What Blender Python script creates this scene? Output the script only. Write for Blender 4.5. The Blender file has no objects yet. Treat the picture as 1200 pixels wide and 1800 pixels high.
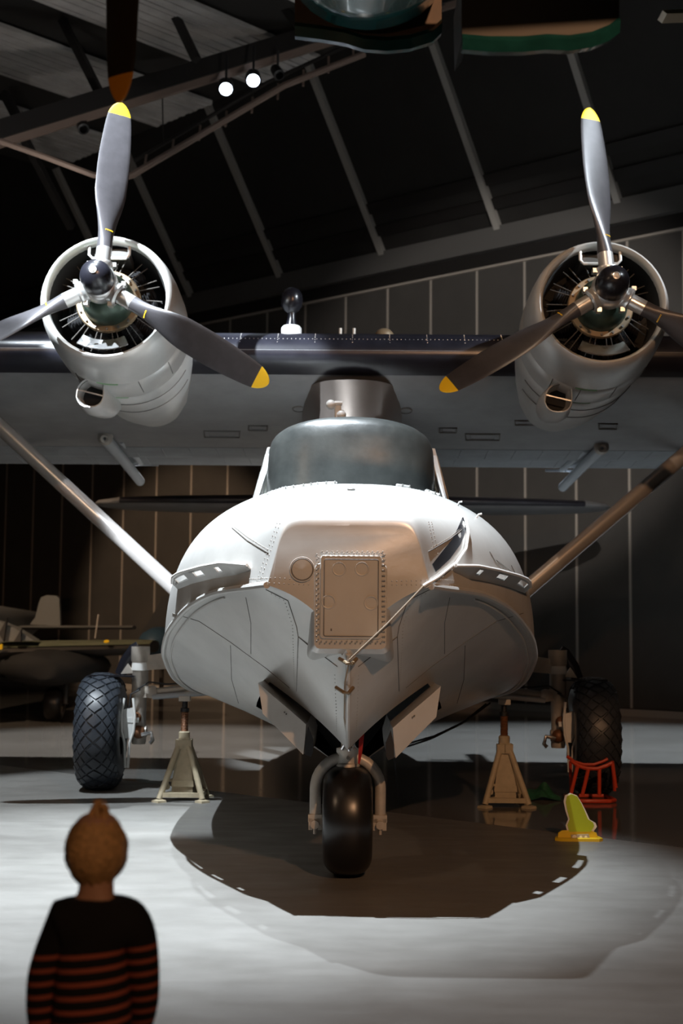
import bpy, bmesh, math, random
import numpy as np
from mathutils import Vector, Matrix
from mathutils.bvhtree import BVHTree
random.seed(7)
V = Vector
S = bpy.context.scene
COL = S.collection
# ------------------------------------------------------------------ camera
F = 2350.0; TH = math.radians(4.94); RO = math.radians(0.5); CAMH = 1.72
FW = V((0, math.cos(TH), math.sin(TH))); U0 = V((0, -math.sin(TH), math.cos(TH))); X0 = V((1, 0, 0))
RT = X0*math.cos(RO) + U0*math.sin(RO); UP = -X0*math.sin(RO) + U0*math.cos(RO)
CAM = V((0, 0, CAMH))
cd = bpy.data.cameras.new('camera'); cam = bpy.data.objects.new('camera', cd); COL.objects.link(cam)
cam.matrix_world = Matrix(((RT.x, UP.x, -FW.x, 0), (RT.y, UP.y, -FW.y, 0), (RT.z, UP.z, -FW.z, CAMH), (0, 0, 0, 1)))
cd.sensor_fit = 'AUTO'; cd.sensor_width = 36.0; cd.lens = F*36.0/1800.0
cd.clip_end = 200
cd.dof.use_dof = True; cd.dof.focus_distance = 9.3; cd.dof.aperture_fstop = 2.2
S.camera = cam
# ------------------------------------------------------------------ world, lights, exposure
w = bpy.data.worlds.new('world'); S.world = w; w.use_nodes = True
w.node_tree.nodes['Background'].inputs[0].default_value = (0.9, 0.75, 0.62, 1)
w.node_tree.nodes['Background'].inputs[1].default_value = 0.006
S.view_settings.view_transform = 'Standard'; S.view_settings.look = 'None'
S.view_settings.exposure = 0.0; S.view_settings.gamma = 1.0
S.view_settings.use_curve_mapping = False
COOL = (0.84, 0.93, 1.0); WARM = (1.0, 0.70, 0.46); NEUT = (1.0, 0.94, 0.88); AMBER = (1.0, 0.55, 0.29)
def spot(name, loc, aim, power, col, size=60, blend=0.4, rad=0.08):
    l = bpy.data.lights.new(name, 'SPOT'); l.energy = power; l.color = col
    l.spot_size = math.radians(size); l.spot_blend = blend; l.shadow_soft_size = rad
    o = bpy.data.objects.new(name, l); COL.objects.link(o); o.location = loc
    o.rotation_euler = (V(aim) - V(loc)).to_track_quat('-Z', 'Y').to_euler()
    return o
spot('spot_nose', (-2.4, 8.4, 20.0), (-1.1, 9.7, 0), 72000, COOL, 22.5, 0.95, 0.09)
spot('spot_left_gear', (-5.6, 8.4, 16.0), (-2.9, 12.2, 4.6), 17000, COOL, 19, 0.35, 0.07)
spot('spot_left_engine', (-6.2, 5.8, 11.5), (-2.6, 12.2, 5.75), 42000, COOL, 15, 0.3, 0.06)
spot('spot_rear', (-2.5, 13.5, 11.2), (-0.6, 8.2, 0), 4700, COOL, 35, 0.9, 0.06)
spot('spot_right_engine', (8.0, 8.5, 9.5), (2.8, 12.2, 6.0), 5200, COOL, 18, 0.4, 0.06)
spot('spot_right_engine_warm', (-0.5, 4.0, 11.5), (2.3, 12.3, 5.0), 1300, WARM, 16, 0.4, 0.06)
spot('fill_warm_front', (3.2, -1.5, 7.5), (0.1, 10.5, 2.0), 2200, AMBER, 52, 0.6, 0.1)  # added fill from behind the camera, gives the bow its brown light
spot('fill_warm_left', (-7.0, 3.5, 7.5), (-2.0, 13.0, 2.0), 450, WARM, 60, 0.6, 0.1)  # added warm fill from the left, no fixture modelled
spot('fill_child', (1.6, -2.6, 4.6), (-0.66, 3.6, 1.0), 300, AMBER, 26, 0.6, 0.1)  # added lamp out of view, only to warm the child's back
spot('fill_hanging', (-2.6, -0.5, 2.6), (-0.9, 5.0, 4.3), 75, AMBER, 30, 0.6, 0.1)  # added low lamp that brings out the hanging blade and its tip
spot('spot_back_floor_right', (5.0, 19.6, 9.0), (4.6, 19.8, 0), 9500, COOL, 66, 0.5, 0.06)
spot('spot_back_floor_left', (-4.0, 19.6, 9.0), (-2.6, 19.4, 0), 6800, NEUT, 56, 0.5, 0.06)
spot('fill_parked', (-9.0, 18.0, 8.0), (-5.6, 26.5, 0.5), 2200, WARM, 44, 0.5, 0.06)  # added to lift the parked fighter and the floor around it
spot('spot_wall_left', (-9.0, 22.0, 8.0), (-4.2, 35.5, 2.6), 3600, WARM, 30, 0.5, 0.08)
spot('spot_wall_right', (3.0, 8.0, 9.0), (3.6, 28.5, 6.9), 6500, NEUT, 27, 0.5, 0.06)
spot('fill_roof', (-4.0, 17.0, 6.4), (-7.0, 22.5, 11.5), 240, NEUT, 70, 0.6, 0.1)  # added unseen uplight for the roof decking
spot('fill_rafters', (1.0, 16.0, 7.5), (1.5, 27.0, 14.0), 190, NEUT, 70, 0.6, 0.1)  # added unseen uplight that brightens the rafters
# ------------------------------------------------------------------ projection helpers
def ray(px, py): return FW + RT*((px-600)/F) + UP*((900-py)/F)
def at_y(px, py, y): d = ray(px, py); return CAM + d*(y/d.y)
def at_z(px, py, z): d = ray(px, py); return CAM + d*((z-CAMH)/d.z)
def at_plane(px, py, p, n): d = ray(px, py); return CAM + d*((p-CAM).dot(n)/d.dot(n))
AX, AY, YAW = 0.06, 9.4, math.radians(-0.5)     # the aircraft's base on the floor and its heading
CAMA = Matrix.Rotation(-YAW, 3, 'Z') @ (CAM - V((AX, AY, 0))) + V((0, AY, 0))
def rayA(px, py): return Matrix.Rotation(-YAW, 3, 'Z') @ ray(px, py)
def A(px, py, d):
    r = rayA(px, py); return CAMA + r*((d-CAMA.y)/r.y)
# ------------------------------------------------------------------ materials
MATS = {}
def mat(name, col, rough=0.5, metal=0.0, var=0.0, scale=6.0, bump=0.0, bscale=None, stretch=None, emis=None, estr=0, alpha=None, trans=0, col2=None, coat=0):
    m = bpy.data.materials.new(name); m.use_nodes = True; nt = m.node_tree; b = nt.nodes['Principled BSDF']
    b.inputs['Roughness'].default_value = rough; b.inputs['Metallic'].default_value = metal
    b.inputs['Base Color'].default_value = (*col, 1)
    if coat: b.inputs['Coat Weight'].default_value = coat
    if trans: b.inputs['Transmission Weight'].default_value = trans
    if emis: b.inputs['Emission Color'].default_value = (*emis, 1); b.inputs['Emission Strength'].default_value = estr
    if var or bump or col2:
        tc = nt.nodes.new('ShaderNodeTexCoord'); mp = nt.nodes.new('ShaderNodeMapping')
        nt.links.new(tc.outputs['Object'], mp.inputs['Vector'])
        if stretch: mp.inputs['Scale'].default_value = stretch
        nz = nt.nodes.new('ShaderNodeTexNoise'); nz.inputs['Scale'].default_value = scale
        nz.inputs['Detail'].default_value = 6; nz.inputs['Roughness'].default_value = 0.6
        nt.links.new(mp.outputs[0], nz.inputs['Vector'])
        if var or col2:
            cr = nt.nodes.new('ShaderNodeValToRGB'); cr.color_ramp.elements[0].position = 0.3; cr.color_ramp.elements[1].position = 0.7
            c2 = col2 or tuple(min(1, c*(1+var)) for c in col); c1 = col if col2 else tuple(c*(1-var) for c in col)
            cr.color_ramp.elements[0].color = (*c1, 1); cr.color_ramp.elements[1].color = (*c2, 1)
            nt.links.new(nz.outputs[0], cr.inputs[0]); nt.links.new(cr.outputs[0], b.inputs['Base Color'])
        if bump:
            bp = nt.nodes.new('ShaderNodeBump'); bp.inputs['Strength'].default_value = bump; bp.inputs['Distance'].default_value = 0.02
            n2 = nt.nodes.new('ShaderNodeTexNoise'); n2.inputs['Scale'].default_value = bscale or scale*3; n2.inputs['Detail'].default_value = 4
            nt.links.new(mp.outputs[0], n2.inputs['Vector'])
            nt.links.new(n2.outputs[0], bp.inputs['Height']); nt.links.new(bp.outputs[0], b.inputs['Normal'])
    MATS[name] = m; return m
mat('hull', (0.56, 0.55, 0.53), 0.34, 0.25, 0.07, 3.0, 0.04, 9)
mat('hull_dark', (0.05, 0.045, 0.04), 0.6)
mat('seam', (0.13, 0.12, 0.11), 0.6)
mat('rivet', (0.46, 0.45, 0.43), 0.35, 0.4)
mat('cowl', (0.55, 0.54, 0.52), 0.36, 0.35, 0.06, 4.0, 0.03, 10)
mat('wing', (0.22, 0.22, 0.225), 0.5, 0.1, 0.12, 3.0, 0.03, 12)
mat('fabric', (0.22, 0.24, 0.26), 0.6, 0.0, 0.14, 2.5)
mat('boot', (0.014, 0.014, 0.020), 0.30, 0.0, 0.3, 5.0, 0.05, 14)
mat('cover', (0.030, 0.034, 0.034), 0.36, 0.0, 0.0, 4.0, 0.08, 16, None, col2=(0.066, 0.072, 0.070))
mat('white_paint', (0.74, 0.74, 0.73), 0.4)
mat('prop_black', (0.060, 0.058, 0.064), 0.36, 0.2, 0.15, 8)
mat('yellow', (0.90, 0.58, 0.015), 0.5)
mat('orange_tip', (0.85, 0.33, 0.01), 0.45)
mat('steel', (0.62, 0.62, 0.61), 0.28, 0.75)
mat('chrome', (0.72, 0.72, 0.73), 0.16, 0.9)
mat('black_gloss', (0.010, 0.010, 0.014), 0.26)
mat('black_matte', (0.010, 0.010, 0.010), 0.85)
mat('crankcase', (0.05, 0.075, 0.055), 0.35, 0.5, 0.3, 9)
mat('tan_metal', (0.20, 0.145, 0.085), 0.5, 0.2)
mat('cyl', (0.03, 0.03, 0.032), 0.5, 0.4)
mat('rubber', (0.030, 0.036, 0.046), 0.42, 0.0, 0.25, 9)
mat('rubber_smooth', (0.012, 0.011, 0.011), 0.30)
mat('gear', (0.46, 0.42, 0.37), 0.42, 0.2, 0.12, 10)
mat('gear_white', (0.72, 0.72, 0.70), 0.4)
mat('strut', (0.58, 0.55, 0.53), 0.26, 0.55)
mat('pylon', (0.30, 0.26, 0.24), 0.32, 0.75, 0.06, 3)
mat('pipe', (0.42, 0.46, 0.50), 0.45, 0.1)
mat('jack', (0.46, 0.39, 0.27), 0.55, 0.0, 0.12, 14)
mat('screw', (0.22, 0.10, 0.05), 0.5, 0.4, 0.3, 40)
mat('chock_red', (0.62, 0.06, 0.02), 0.4)
mat('ribbon', (0.55, 0.02, 0.015), 0.6)
mat('rope', (0.30, 0.25, 0.19), 0.8)
mat('rope_white', (0.80, 0.79, 0.77), 0.6)
mat('cable', (0.012, 0.012, 0.014), 0.5)
mat('tarp', (0.02, 0.10, 0.05), 0.45, 0, 0.4, 12, 0.4, 30)
mat('board_green', (0.42, 0.52, 0.015), 0.5)
mat('board_white', (0.80, 0.77, 0.74), 0.5)
mat('board_yellow', (0.72, 0.50, 0.02), 0.5)
mat('board_edge', (0.50, 0.30, 0.13), 0.6)
mat('plaque', (0.42, 0.38, 0.35), 0.5)
mat('pink', (0.75, 0.42, 0.38), 0.5)
mat('panel', (0.070, 0.064, 0.058), 0.75, 0, 0.10, 1.2, 0.02, 60)
mat('batten', (0.42, 0.37, 0.32), 0.6)
mat('skirting', (0.42, 0.38, 0.34), 0.6)
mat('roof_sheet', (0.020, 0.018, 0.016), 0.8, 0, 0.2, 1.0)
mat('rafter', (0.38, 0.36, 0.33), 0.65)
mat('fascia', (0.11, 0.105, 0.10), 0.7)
mat('truss', (0.014, 0.012, 0.011), 0.6)
mat('sheet_light', (0.50, 0.48, 0.46), 0.6, 0, 0.2, 1.5)
mat('tray', (0.22, 0.16, 0.13), 0.6)
mat('lamp_black', (0.012, 0.012, 0.013), 0.5)
mat('lamp_glow', (0.9, 0.95, 1.0), 0.4, emis=(0.72, 0.84, 1.0), estr=14)
mat('green_paint', (0.008, 0.055, 0.053), 0.18, 0.0, 0.3, 5, coat=0.5)
mat('brown_inside', (0.085, 0.050, 0.030), 0.5, 0, 0.3, 12)
mat('blade_brown', (0.035, 0.022, 0.010), 0.30, 0.1)
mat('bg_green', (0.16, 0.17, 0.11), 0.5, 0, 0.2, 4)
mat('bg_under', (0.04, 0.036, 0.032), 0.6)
mat('bg_grey', (0.18, 0.18, 0.17), 0.6)
mat('bg_blue', (0.05, 0.10, 0.15), 0.5)
mat('skin', (0.56, 0.32, 0.22), 0.5)
mat('hair', (0.66, 0.40, 0.18), 0.6, 0, 0.3, 60, 0.5, 90)
mat('trousers', (0.02, 0.022, 0.03), 0.8)
mat('glass_dark', (0.25, 0.33, 0.31), 0.08, 0.0, trans=0.6)
mat('glass', (0.55, 0.68, 0.64), 0.05, 0.0, trans=0.85)
mat('band_dark', (0.015, 0.015, 0.02), 0.4)
mat('yellow_strip', (0.75, 0.6, 0.05), 0.5)
def floor_mat(name, r0, r1, c1, c2):
    m = mat(name, c1, r0, 0, 0, 0.9, 0.015, 40, None, col2=c2); nt = m.node_tree; b = nt.nodes['Principled BSDF']
    tc = nt.nodes.new('ShaderNodeTexCoord'); nz = nt.nodes.new('ShaderNodeTexNoise'); nz.inputs['Scale'].default_value = 2.2; nz.inputs['Detail'].default_value = 8
    mp = nt.nodes.new('ShaderNodeMapping'); mp.inputs['Scale'].default_value = (1, 2.2, 1)
    nt.links.new(tc.outputs['Object'], mp.inputs[0]); nt.links.new(mp.outputs[0], nz.inputs['Vector'])
    mr = nt.nodes.new('ShaderNodeMapRange'); mr.inputs[1].default_value = 0.35; mr.inputs[2].default_value = 0.65
    mr.inputs[3].default_value = r0; mr.inputs[4].default_value = r1
    nt.links.new(nz.outputs[0], mr.inputs[0]); nt.links.new(mr.outputs[0], b.inputs['Roughness'])
floor_mat('floor', 0.40, 0.55, (0.125, 0.120, 0.112), (0.175, 0.170, 0.160))
floor_mat('floor_gloss', 0.05, 0.10, (0.125, 0.120, 0.112), (0.165, 0.160, 0.152))
def sweater_mat():
    m = mat('sweater', (0.006, 0.006, 0.009), 0.9); nt = m.node_tree; b = nt.nodes['Principled BSDF']
    tc = nt.nodes.new('ShaderNodeTexCoord'); sp = nt.nodes.new('ShaderNodeSeparateXYZ'); nt.links.new(tc.outputs['Object'], sp.inputs[0])
    def math_(op, a, b_=None):
        n = nt.nodes.new('ShaderNodeMath'); n.operation = op
        for i, v in enumerate((a, b_)):
            if v is None: continue
            if hasattr(v, 'is_linked') or hasattr(v, 'links'): nt.links.new(v, n.inputs[i])
            else: n.inputs[i].default_value = v
        return n.outputs[0]
    tilt = math_('MULTIPLY', sp.outputs['X'], -0.10)
    z = math_('ADD', sp.outputs['Z'], tilt)
    fr = math_('FRACT', math_('MULTIPLY', z, 1/0.0345), None)
    st = math_('LESS_THAN', fr, 0.33)
    lim = math_('LESS_THAN', z, 0.885)
    lo = math_('GREATER_THAN', z, 0.50)
    k = math_('MULTIPLY', math_('MULTIPLY', st, lim), lo)
    mx = nt.nodes.new('ShaderNodeMix'); mx.data_type = 'RGBA'; nt.links.new(k, mx.inputs[0])
    mx.inputs[6].default_value = (0.006, 0.006, 0.009, 1); mx.inputs[7].default_value = (0.42, 0.10, 0.06, 1)
    nt.links.new(mx.outputs[2], b.inputs['Base Color'])
sweater_mat()
# ------------------------------------------------------------------ mesh builder
ORG = {}
class MB:
    def __init__(s): s.v = []; s.f = []; s.m = []; s.mi = 0
    def face(s, idx): s.f.append(tuple(idx)); s.m.append(s.mi)
    def add(s, verts, faces):
        n = len(s.v); s.v += [tuple(p) for p in verts]
        for f in faces: s.face([i+n for i in f])
        return s
    def box(s, c, size, M=None):
        hx, hy, hz = [a/2 for a in size]; pts = [V((x, y, z)) for x in (-hx, hx) for y in (-hy, hy) for z in (-hz, hz)]
        if M: pts = [M @ p for p in pts]
        return s.add([p+V(c) for p in pts], [(0, 1, 3, 2), (4, 6, 7, 5), (0, 4, 5, 1), (2, 3, 7, 6), (0, 2, 6, 4), (1, 5, 7, 3)])
    def beam(s, a, b, wd, ht=None, up=(0, 0, 1)):
        a, b = V(a), V(b); ht = ht or wd; d = (b-a).normalized(); up = V(up)
        if abs(d.dot(up)) > 0.98: up = V((0, 1, 0))
        x = d.cross(up).normalized(); z = x.cross(d)
        P = [q + x*sx*wd/2 + z*sz*ht/2 for q in (a, b) for sx, sz in ((-1, -1), (1, -1), (1, 1), (-1, 1))]
        return s.add(P, [(3, 2, 1, 0), (4, 5, 6, 7)] + [(i, (i+1) % 4, 4+(i+1) % 4, 4+i) for i in range(4)])
    def tube(s, pts, r, n=10, caps=True, closed=False, flat=1.0):
        pts = [V(p) for p in pts]; N = len(pts); rs = r if isinstance(r, (list, tuple)) else [r]*N
        rings = []; prev = None
        for i, p in enumerate(pts):
            if closed: t = pts[(i+1) % N] - pts[i-1]
            else: t = pts[min(i+1, N-1)] - pts[max(i-1, 0)]
            t.normalize()
            if prev is None:
                a = V((0, 0, 1)) if abs(t.z) < 0.9 else V((1, 0, 0)); x = t.cross(a).normalized()
            else: x = (prev - t*prev.dot(t)).normalized()
            prev = x; y = t.cross(x)
            rings.append([p + (x*math.cos(2*math.pi*k/n) + y*math.sin(2*math.pi*k/n)*flat)*rs[i] for k in range(n)])
        return s.loft(rings, caps, caps, closed)
    def loft(s, rings, cap0=True, cap1=True, closed=False, open_ring=False):
        n = len(rings[0]); b = len(s.v); s.v += [tuple(p) for r in rings for p in r]; R = len(rings)
        for i in range(R if closed else R-1):
            j = (i+1) % R
            for k in range(n-1 if open_ring else n):
                l = (k+1) % n; s.face((b+i*n+k, b+i*n+l, b+j*n+l, b+j*n+k))
        if cap0 and not closed: s.face([b+k for k in range(n)][::-1])
        if cap1 and not closed: s.face([b+(R-1)*n+k for k in range(n)])
        return s
    def lathe(s, prof, o=(0, 0, 0), axis=(0, 0, 1), n=24, cap=False):
        o = V(o); ax = V(axis).normalized(); a = V((1, 0, 0)) if abs(ax.x) < 0.9 else V((0, 0, 1))
        x = (a - ax*a.dot(ax)).normalized(); y = ax.cross(x)
        rings = [[o + ax*h + (x*math.cos(2*math.pi*k/n) + y*math.sin(2*math.pi*k/n))*max(r, 1e-4) for k in range(n)] for r, h in prof]
        return s.loft(rings, cap, cap)
    def prism(s, poly, off):
        n = len(poly); off = V(off); P = [V(p) for p in poly]
        return s.add(P + [p+off for p in P], [tuple(range(n))[::-1], tuple(range(n, 2*n))] + [(i, (i+1) % n, n+(i+1) % n, n+i) for i in range(n)])
    def sphere(s, c, r, n=10, m=6, sc=(1, 1, 1)):
        c = V(c); rings = []
        for i in range(m+1):
            a = math.pi*i/m; rr = max(math.sin(a), 1e-3)
            rings.append([c + V((sc[0]*r*rr*math.cos(2*math.pi*k/n), sc[1]*r*rr*math.sin(2*math.pi*k/n), -sc[2]*r*math.cos(a))) for k in range(n)])
        return s.loft(rings, False, False)
    def mesh(s, name, mats, org=V((0, 0, 0)), ang=38, recalc=True):
        me = bpy.data.meshes.new(name)
        me.from_pydata([(p[0]-org.x, p[1]-org.y, p[2]-org.z) for p in s.v], [], s.f)
        for m in mats: me.materials.append(MATS[m])
        if len(mats) > 1: me.polygons.foreach_set('material_index', s.m)
        if recalc:
            bm = bmesh.new(); bm.from_mesh(me); bmesh.ops.recalc_face_normals(bm, faces=bm.faces); bm.to_mesh(me); bm.free()
        me.polygons.foreach_set('use_smooth', [True]*len(me.polygons)); me.set_sharp_from_angle(angle=math.radians(ang))
        me.update(); return me
    def build(s, name, mats, parent=None, label=None, cat=None, group=None, kind=None, ang=38, org=None, recalc=True):
        mats = [mats] if isinstance(mats, str) else mats
        o_ = org if org is not None else ORG.get(parent, V((0, 0, 0)))
        o = bpy.data.objects.new(name, s.mesh(name, mats, o_, ang, recalc)); COL.objects.link(o)
        if parent: o.parent = parent
        elif org is not None: o.location = org
        ORG[o] = o_; tag(o, label, cat, group, kind); return o
def tag(o, label=None, cat=None, group=None, kind=None):
    if label: o['label'] = label
    if cat: o['category'] = cat
    if group: o['group'] = group
    if kind: o['kind'] = kind
def thing(name, label, cat, loc, group=None, kind=None):
    o = bpy.data.objects.new(name, None); COL.objects.link(o); o.location = loc; o.empty_display_size = 0.2
    ORG[o] = V(loc); tag(o, label, cat, group, kind); return o
def inst(name, me, parent, M):
    o = bpy.data.objects.new(name, me); COL.objects.link(o); o.parent = parent; o.matrix_local = M; ORG[o] = V((0, 0, 0)); return o
def lerp(a, b, t): return a + (b-a)*t
def arc(c, r, a0, a1, n, ex=V((1, 0, 0)), ez=V((0, 0, 1))):
    return [V(c) + ex*r*math.cos(lerp(a0, a1, i/n)) + ez*r*math.sin(lerp(a0, a1, i/n)) for i in range(n+1)]
# ================================================================== SETTING
e0 = at_z(455, 1400, 0); e1 = at_z(1200, 1490, 0); ed = (e1-e0).normalized()
pL = e0 - ed*26; pR = e0 + ed*26
MB().add([(-30, -14, 0), (30, -14, 0), (pR.x, pR.y, 0), (pL.x, pL.y, 0)] if pR.y > -14 else [(-30, -14, 0), (pR.x+0, -14, 0), (pR.x, pR.y, 0), (pL.x, pL.y, 0)], [(0, 1, 2, 3)]).build('floor', 'floor', kind='structure')
far = V((30, 40, 0))
MB().add([tuple(pL), tuple(pR), (34, pR.y, 0), (34, 44, 0), (pL.x, 44, 0)], [(0, 1, 2, 3, 4)]).build('floor_polished', 'floor_gloss', kind='structure')
WA = at_z(300, 1215, 0); WB = at_z(1200, 1264, 0); WD = (WB-WA).normalized(); WN = V((WD.y, -WD.x, 0))   # WN points to the camera side
if WN.y > 0: WN = -WN
WTOP = 9.72
def W(s, z, off=0.0): p = WA + WD*s + WN*off; return V((p.x, p.y, z))
wall = MB().prism([W(-16, 0, -0.05), W(24, 0, -0.05), W(24, WTOP+1.2, -0.05), W(-16, WTOP+1.2, -0.05)], -WN*0.2).build('wall_back', 'panel', kind='structure')
ls = [2.0 - 1.355*k for k in range(12, 0, -1)] + [2.0, 3.33, 4.63, 5.94, 7.23, 8.49, 9.77, 11.02, 12.27, 13.5] + [13.5+1.25*k for k in range(1, 8)]
for a, b in zip(ls[:-1], ls[1:]):
    MB().prism([W(a+0.03, 0.16, -0.05), W(b-0.03, 0.16, -0.05), W(b-0.03, WTOP, -0.05), W(a+0.03, WTOP, -0.05)], WN*0.05).build('panel', 'panel', wall)
for a in ls:
    MB().prism([W(a-0.026, 0.16, -0.05), W(a+0.026, 0.16, -0.05), W(a+0.026, WTOP, -0.05), W(a-0.026, WTOP, -0.05)], WN*0.062).build('batten', 'batten', wall)
MB().prism([W(-16, 0, 0), W(24, 0, 0), W(24, 0.14, 0), W(-16, 0.14, 0)], WN*0.04).build('baseboard_back', 'skirting', kind='structure')
trim = MB().prism([W(-16, WTOP, 0), W(24, WTOP, 0), W(24, WTOP+0.05, 0), W(-16, WTOP+0.05, 0)], WN*0.06).build('trim_1', 'batten', kind='structure')
MB().prism([W(-16, WTOP+0.05, 0), W(24, WTOP+0.05, 0), W(24, WTOP+0.36, 0), W(-16, WTOP+0.36, 0)], WN*0.05).build('trim_2', 'truss', kind='structure')
MB().prism([W(-16, WTOP+0.36, 0), W(24, WTOP+0.36, 0), W(24, WTOP+0.86, 0), W(-16, WTOP+0.86, 0)], WN*0.22).build('trim_3', 'fascia', kind='structure')
# sloping roof that rises from the eaves towards the camera
EZ = WTOP+0.86
rd = (WN + V((0, 0, 1.38))).normalized(); rp = W(0, EZ, 0.1); rn = WD.cross(rd).normalized()
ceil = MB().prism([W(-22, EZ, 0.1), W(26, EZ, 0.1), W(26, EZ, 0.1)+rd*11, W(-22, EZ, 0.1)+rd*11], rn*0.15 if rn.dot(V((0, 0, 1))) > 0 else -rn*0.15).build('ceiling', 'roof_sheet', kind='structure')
inn = -rn if rn.dot(V((0, 0, 1))) > 0 else rn
for px, py in ((500, 495), (683, 465), (888, 428), (1100, 388), (342, 525), (222, 548)):
    b = at_plane(px, py, rp, rn); MB().beam(b + inn*0.08, b + rd*10.5 + inn*0.08, 0.15, 0.14, up=inn).build('rafter', 'rafter', ceil)
for k, h in enumerate((0.55, 1.1)):
    MB().beam(W(-20, EZ, 0.1)+rd*h+inn*0.05, W(24, EZ, 0.1)+rd*h+inn*0.05, 0.25, 0.07, up=inn).build('purlin', 'truss', ceil)
# upper roof with pale decking seen on the left, hung on dark trusses
CZ = 12.2
def cz(px, py, z=CZ): return at_z(px, py, z)
deck = thing('roof_deck', 'pale corrugated roof decking above dark trusses in the upper roof', 'roof', cz(150, 100))
dd = (cz(290, 118) - cz(0, 8)).normalized(); dn = V((-dd.y, dd.x, 0))
base = cz(150, 100)
for k in range(-9, 9):
    off = k*0.62
    if k % 5 in (3, 4): continue
    c = base + dn*off
    for q in range(5):
        MB().beam(c - dd*14 + dn*(q*0.12), c + dd*3.0 + dn*(q*0.12), 0.10, 0.05 if q % 2 else 0.08).build('deck_board', 'sheet_light', deck)
MB().add([tuple(base - dd*16 - dn*6 + V((0, 0, 0.12))), tuple(base + dd*3.2 - dn*6 + V((0, 0, 0.12))), tuple(base + dd*3.2 + dn*6 + V((0, 0, 0.12))), tuple(base - dd*16 + dn*6 + V((0, 0, 0.12)))], [(0, 1, 2, 3)]).build('backing_sheet', 'roof_sheet', deck)
tr = thing('roof_truss', 'dark steel truss beam carrying diagonal braces under the roof', 'truss', at_y(250, 170, 22))
a = at_y(-60, 248, 21); b = at_y(860, -32, 24)
MB().beam(a, b, 0.22, 0.30).build('chord', 'truss', tr)
MB().beam(a+V((0, 0, -0.22)), b+V((0, 0, -0.22)), 0.12, 0.12).build('chord', 'tray', tr)
for p, q in (((110, 35), (178, 170)), ((290, -10), (345, 105)), ((8, 165), (48, 240)), ((480, -10), (545, 70))):
    MB().beam(at_y(*p, 22.4), at_y(*q, 22.0), 0.13, 0.13).build('brace', 'truss', tr)
tr2 = thing('roof_tie', 'thin dark diagonal tie below the truss beside the sloping roof', 'beam', at_y(100, 330, 24))
MB().beam(at_y(30, 220, 23), at_y(125, 400, 25), 0.13).build('tie_bar', 'truss', tr2)
# cable trays / lighting rails
cr = thing('cable_tray', 'open cable tray with two rails running under the roof lamps', 'tray', at_y(370, 215, 19))
MB().tube([at_y(215, 312, 22), at_y(232, 308, 22), at_y(500, 150, 22.8), at_y(640, 95, 23.2)], 0.062, 8).build('rail', 'tray', cr)
MB().tube([at_y(236, 283, 22.2), at_y(470, 145, 22.9), at_y(640, 66, 23.3)], 0.035, 8).build('rail', 'truss', cr)
for t in np.linspace(0.05, 0.95, 9):
    MB().tube([at_y(236, 283, 22.2).lerp(at_y(640, 66, 23.3), t), at_y(232, 308, 22).lerp(at_y(640, 95, 23.2), t)], 0.022, 6).build('rung', 'tray', cr)
for t in (0.12, 0.5, 0.9):
    h0 = at_y(236, 283, 22.2).lerp(at_y(640, 66, 23.3), t); k_ = (h0.x-a.x)/(b.x-a.x); MB().tube([h0, a.lerp(b, k_)], 0.012, 6).build('hanger', 'truss', cr)
c2 = thing('cable_conduit', 'jointed reddish conduit sagging below the truss beam', 'conduit', at_y(80, 270, 19))
MB().tube([at_y(0, 248, 19), at_y(80, 276, 19), at_y(165, 308, 19), at_y(207, 311, 19)], 0.045, 8).build('conduit_pipe', 'tray', c2)
def lamp(px, py, y, grp):
    c = at_y(px, py, y); t = thing('spotlight', 'glowing white round spotlight hung below the roof truss', 'spotlight', c, grp)
    dv = (V((-0.2, 8.5, 0)) - c).normalized()
    MB().lathe([(0.06, -0.34), (0.13, -0.26), (0.137, -0.02), (0.112, 0.0)], c, dv, 20).build('housing', 'lamp_black', t)
    MB().lathe([(0.001, -0.005), (0.10, -0.005), (0.108, -0.012)], c, dv, 20).build('lens', 'lamp_glow', t)
    MB().beam(c+V((0, 0, 0.1)), c+V((0, 0.05, 0.62)), 0.04).build('bracket', 'lamp_black', t)
lamp(397, 157, 21.9, 'pair of lit spotlights under the truss'); lamp(445, 142, 22.0, 'pair of lit spotlights under the truss')
for i, (px, py) in enumerate(((488, 128), (145, 222))):
    c = at_y(px, py, 22.3 if i == 0 else 21.6)
    t = thing('stage_lamp', ('unlit black stage lamp at the end of the cable tray', 'unlit black stage lamp hanging below the truss beam')[i], 'lamp', c)
    MB().lathe([(0.04, -0.2), (0.09, -0.15), (0.10, 0.1), (0.07, 0.11)], c, V((0.3, -0.6, -0.7)), 14).build('housing', 'lamp_black', t)
    MB().beam(c, c+V((0, 0, 0.4)), 0.04).build('bracket', 'lamp_black', t)
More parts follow.
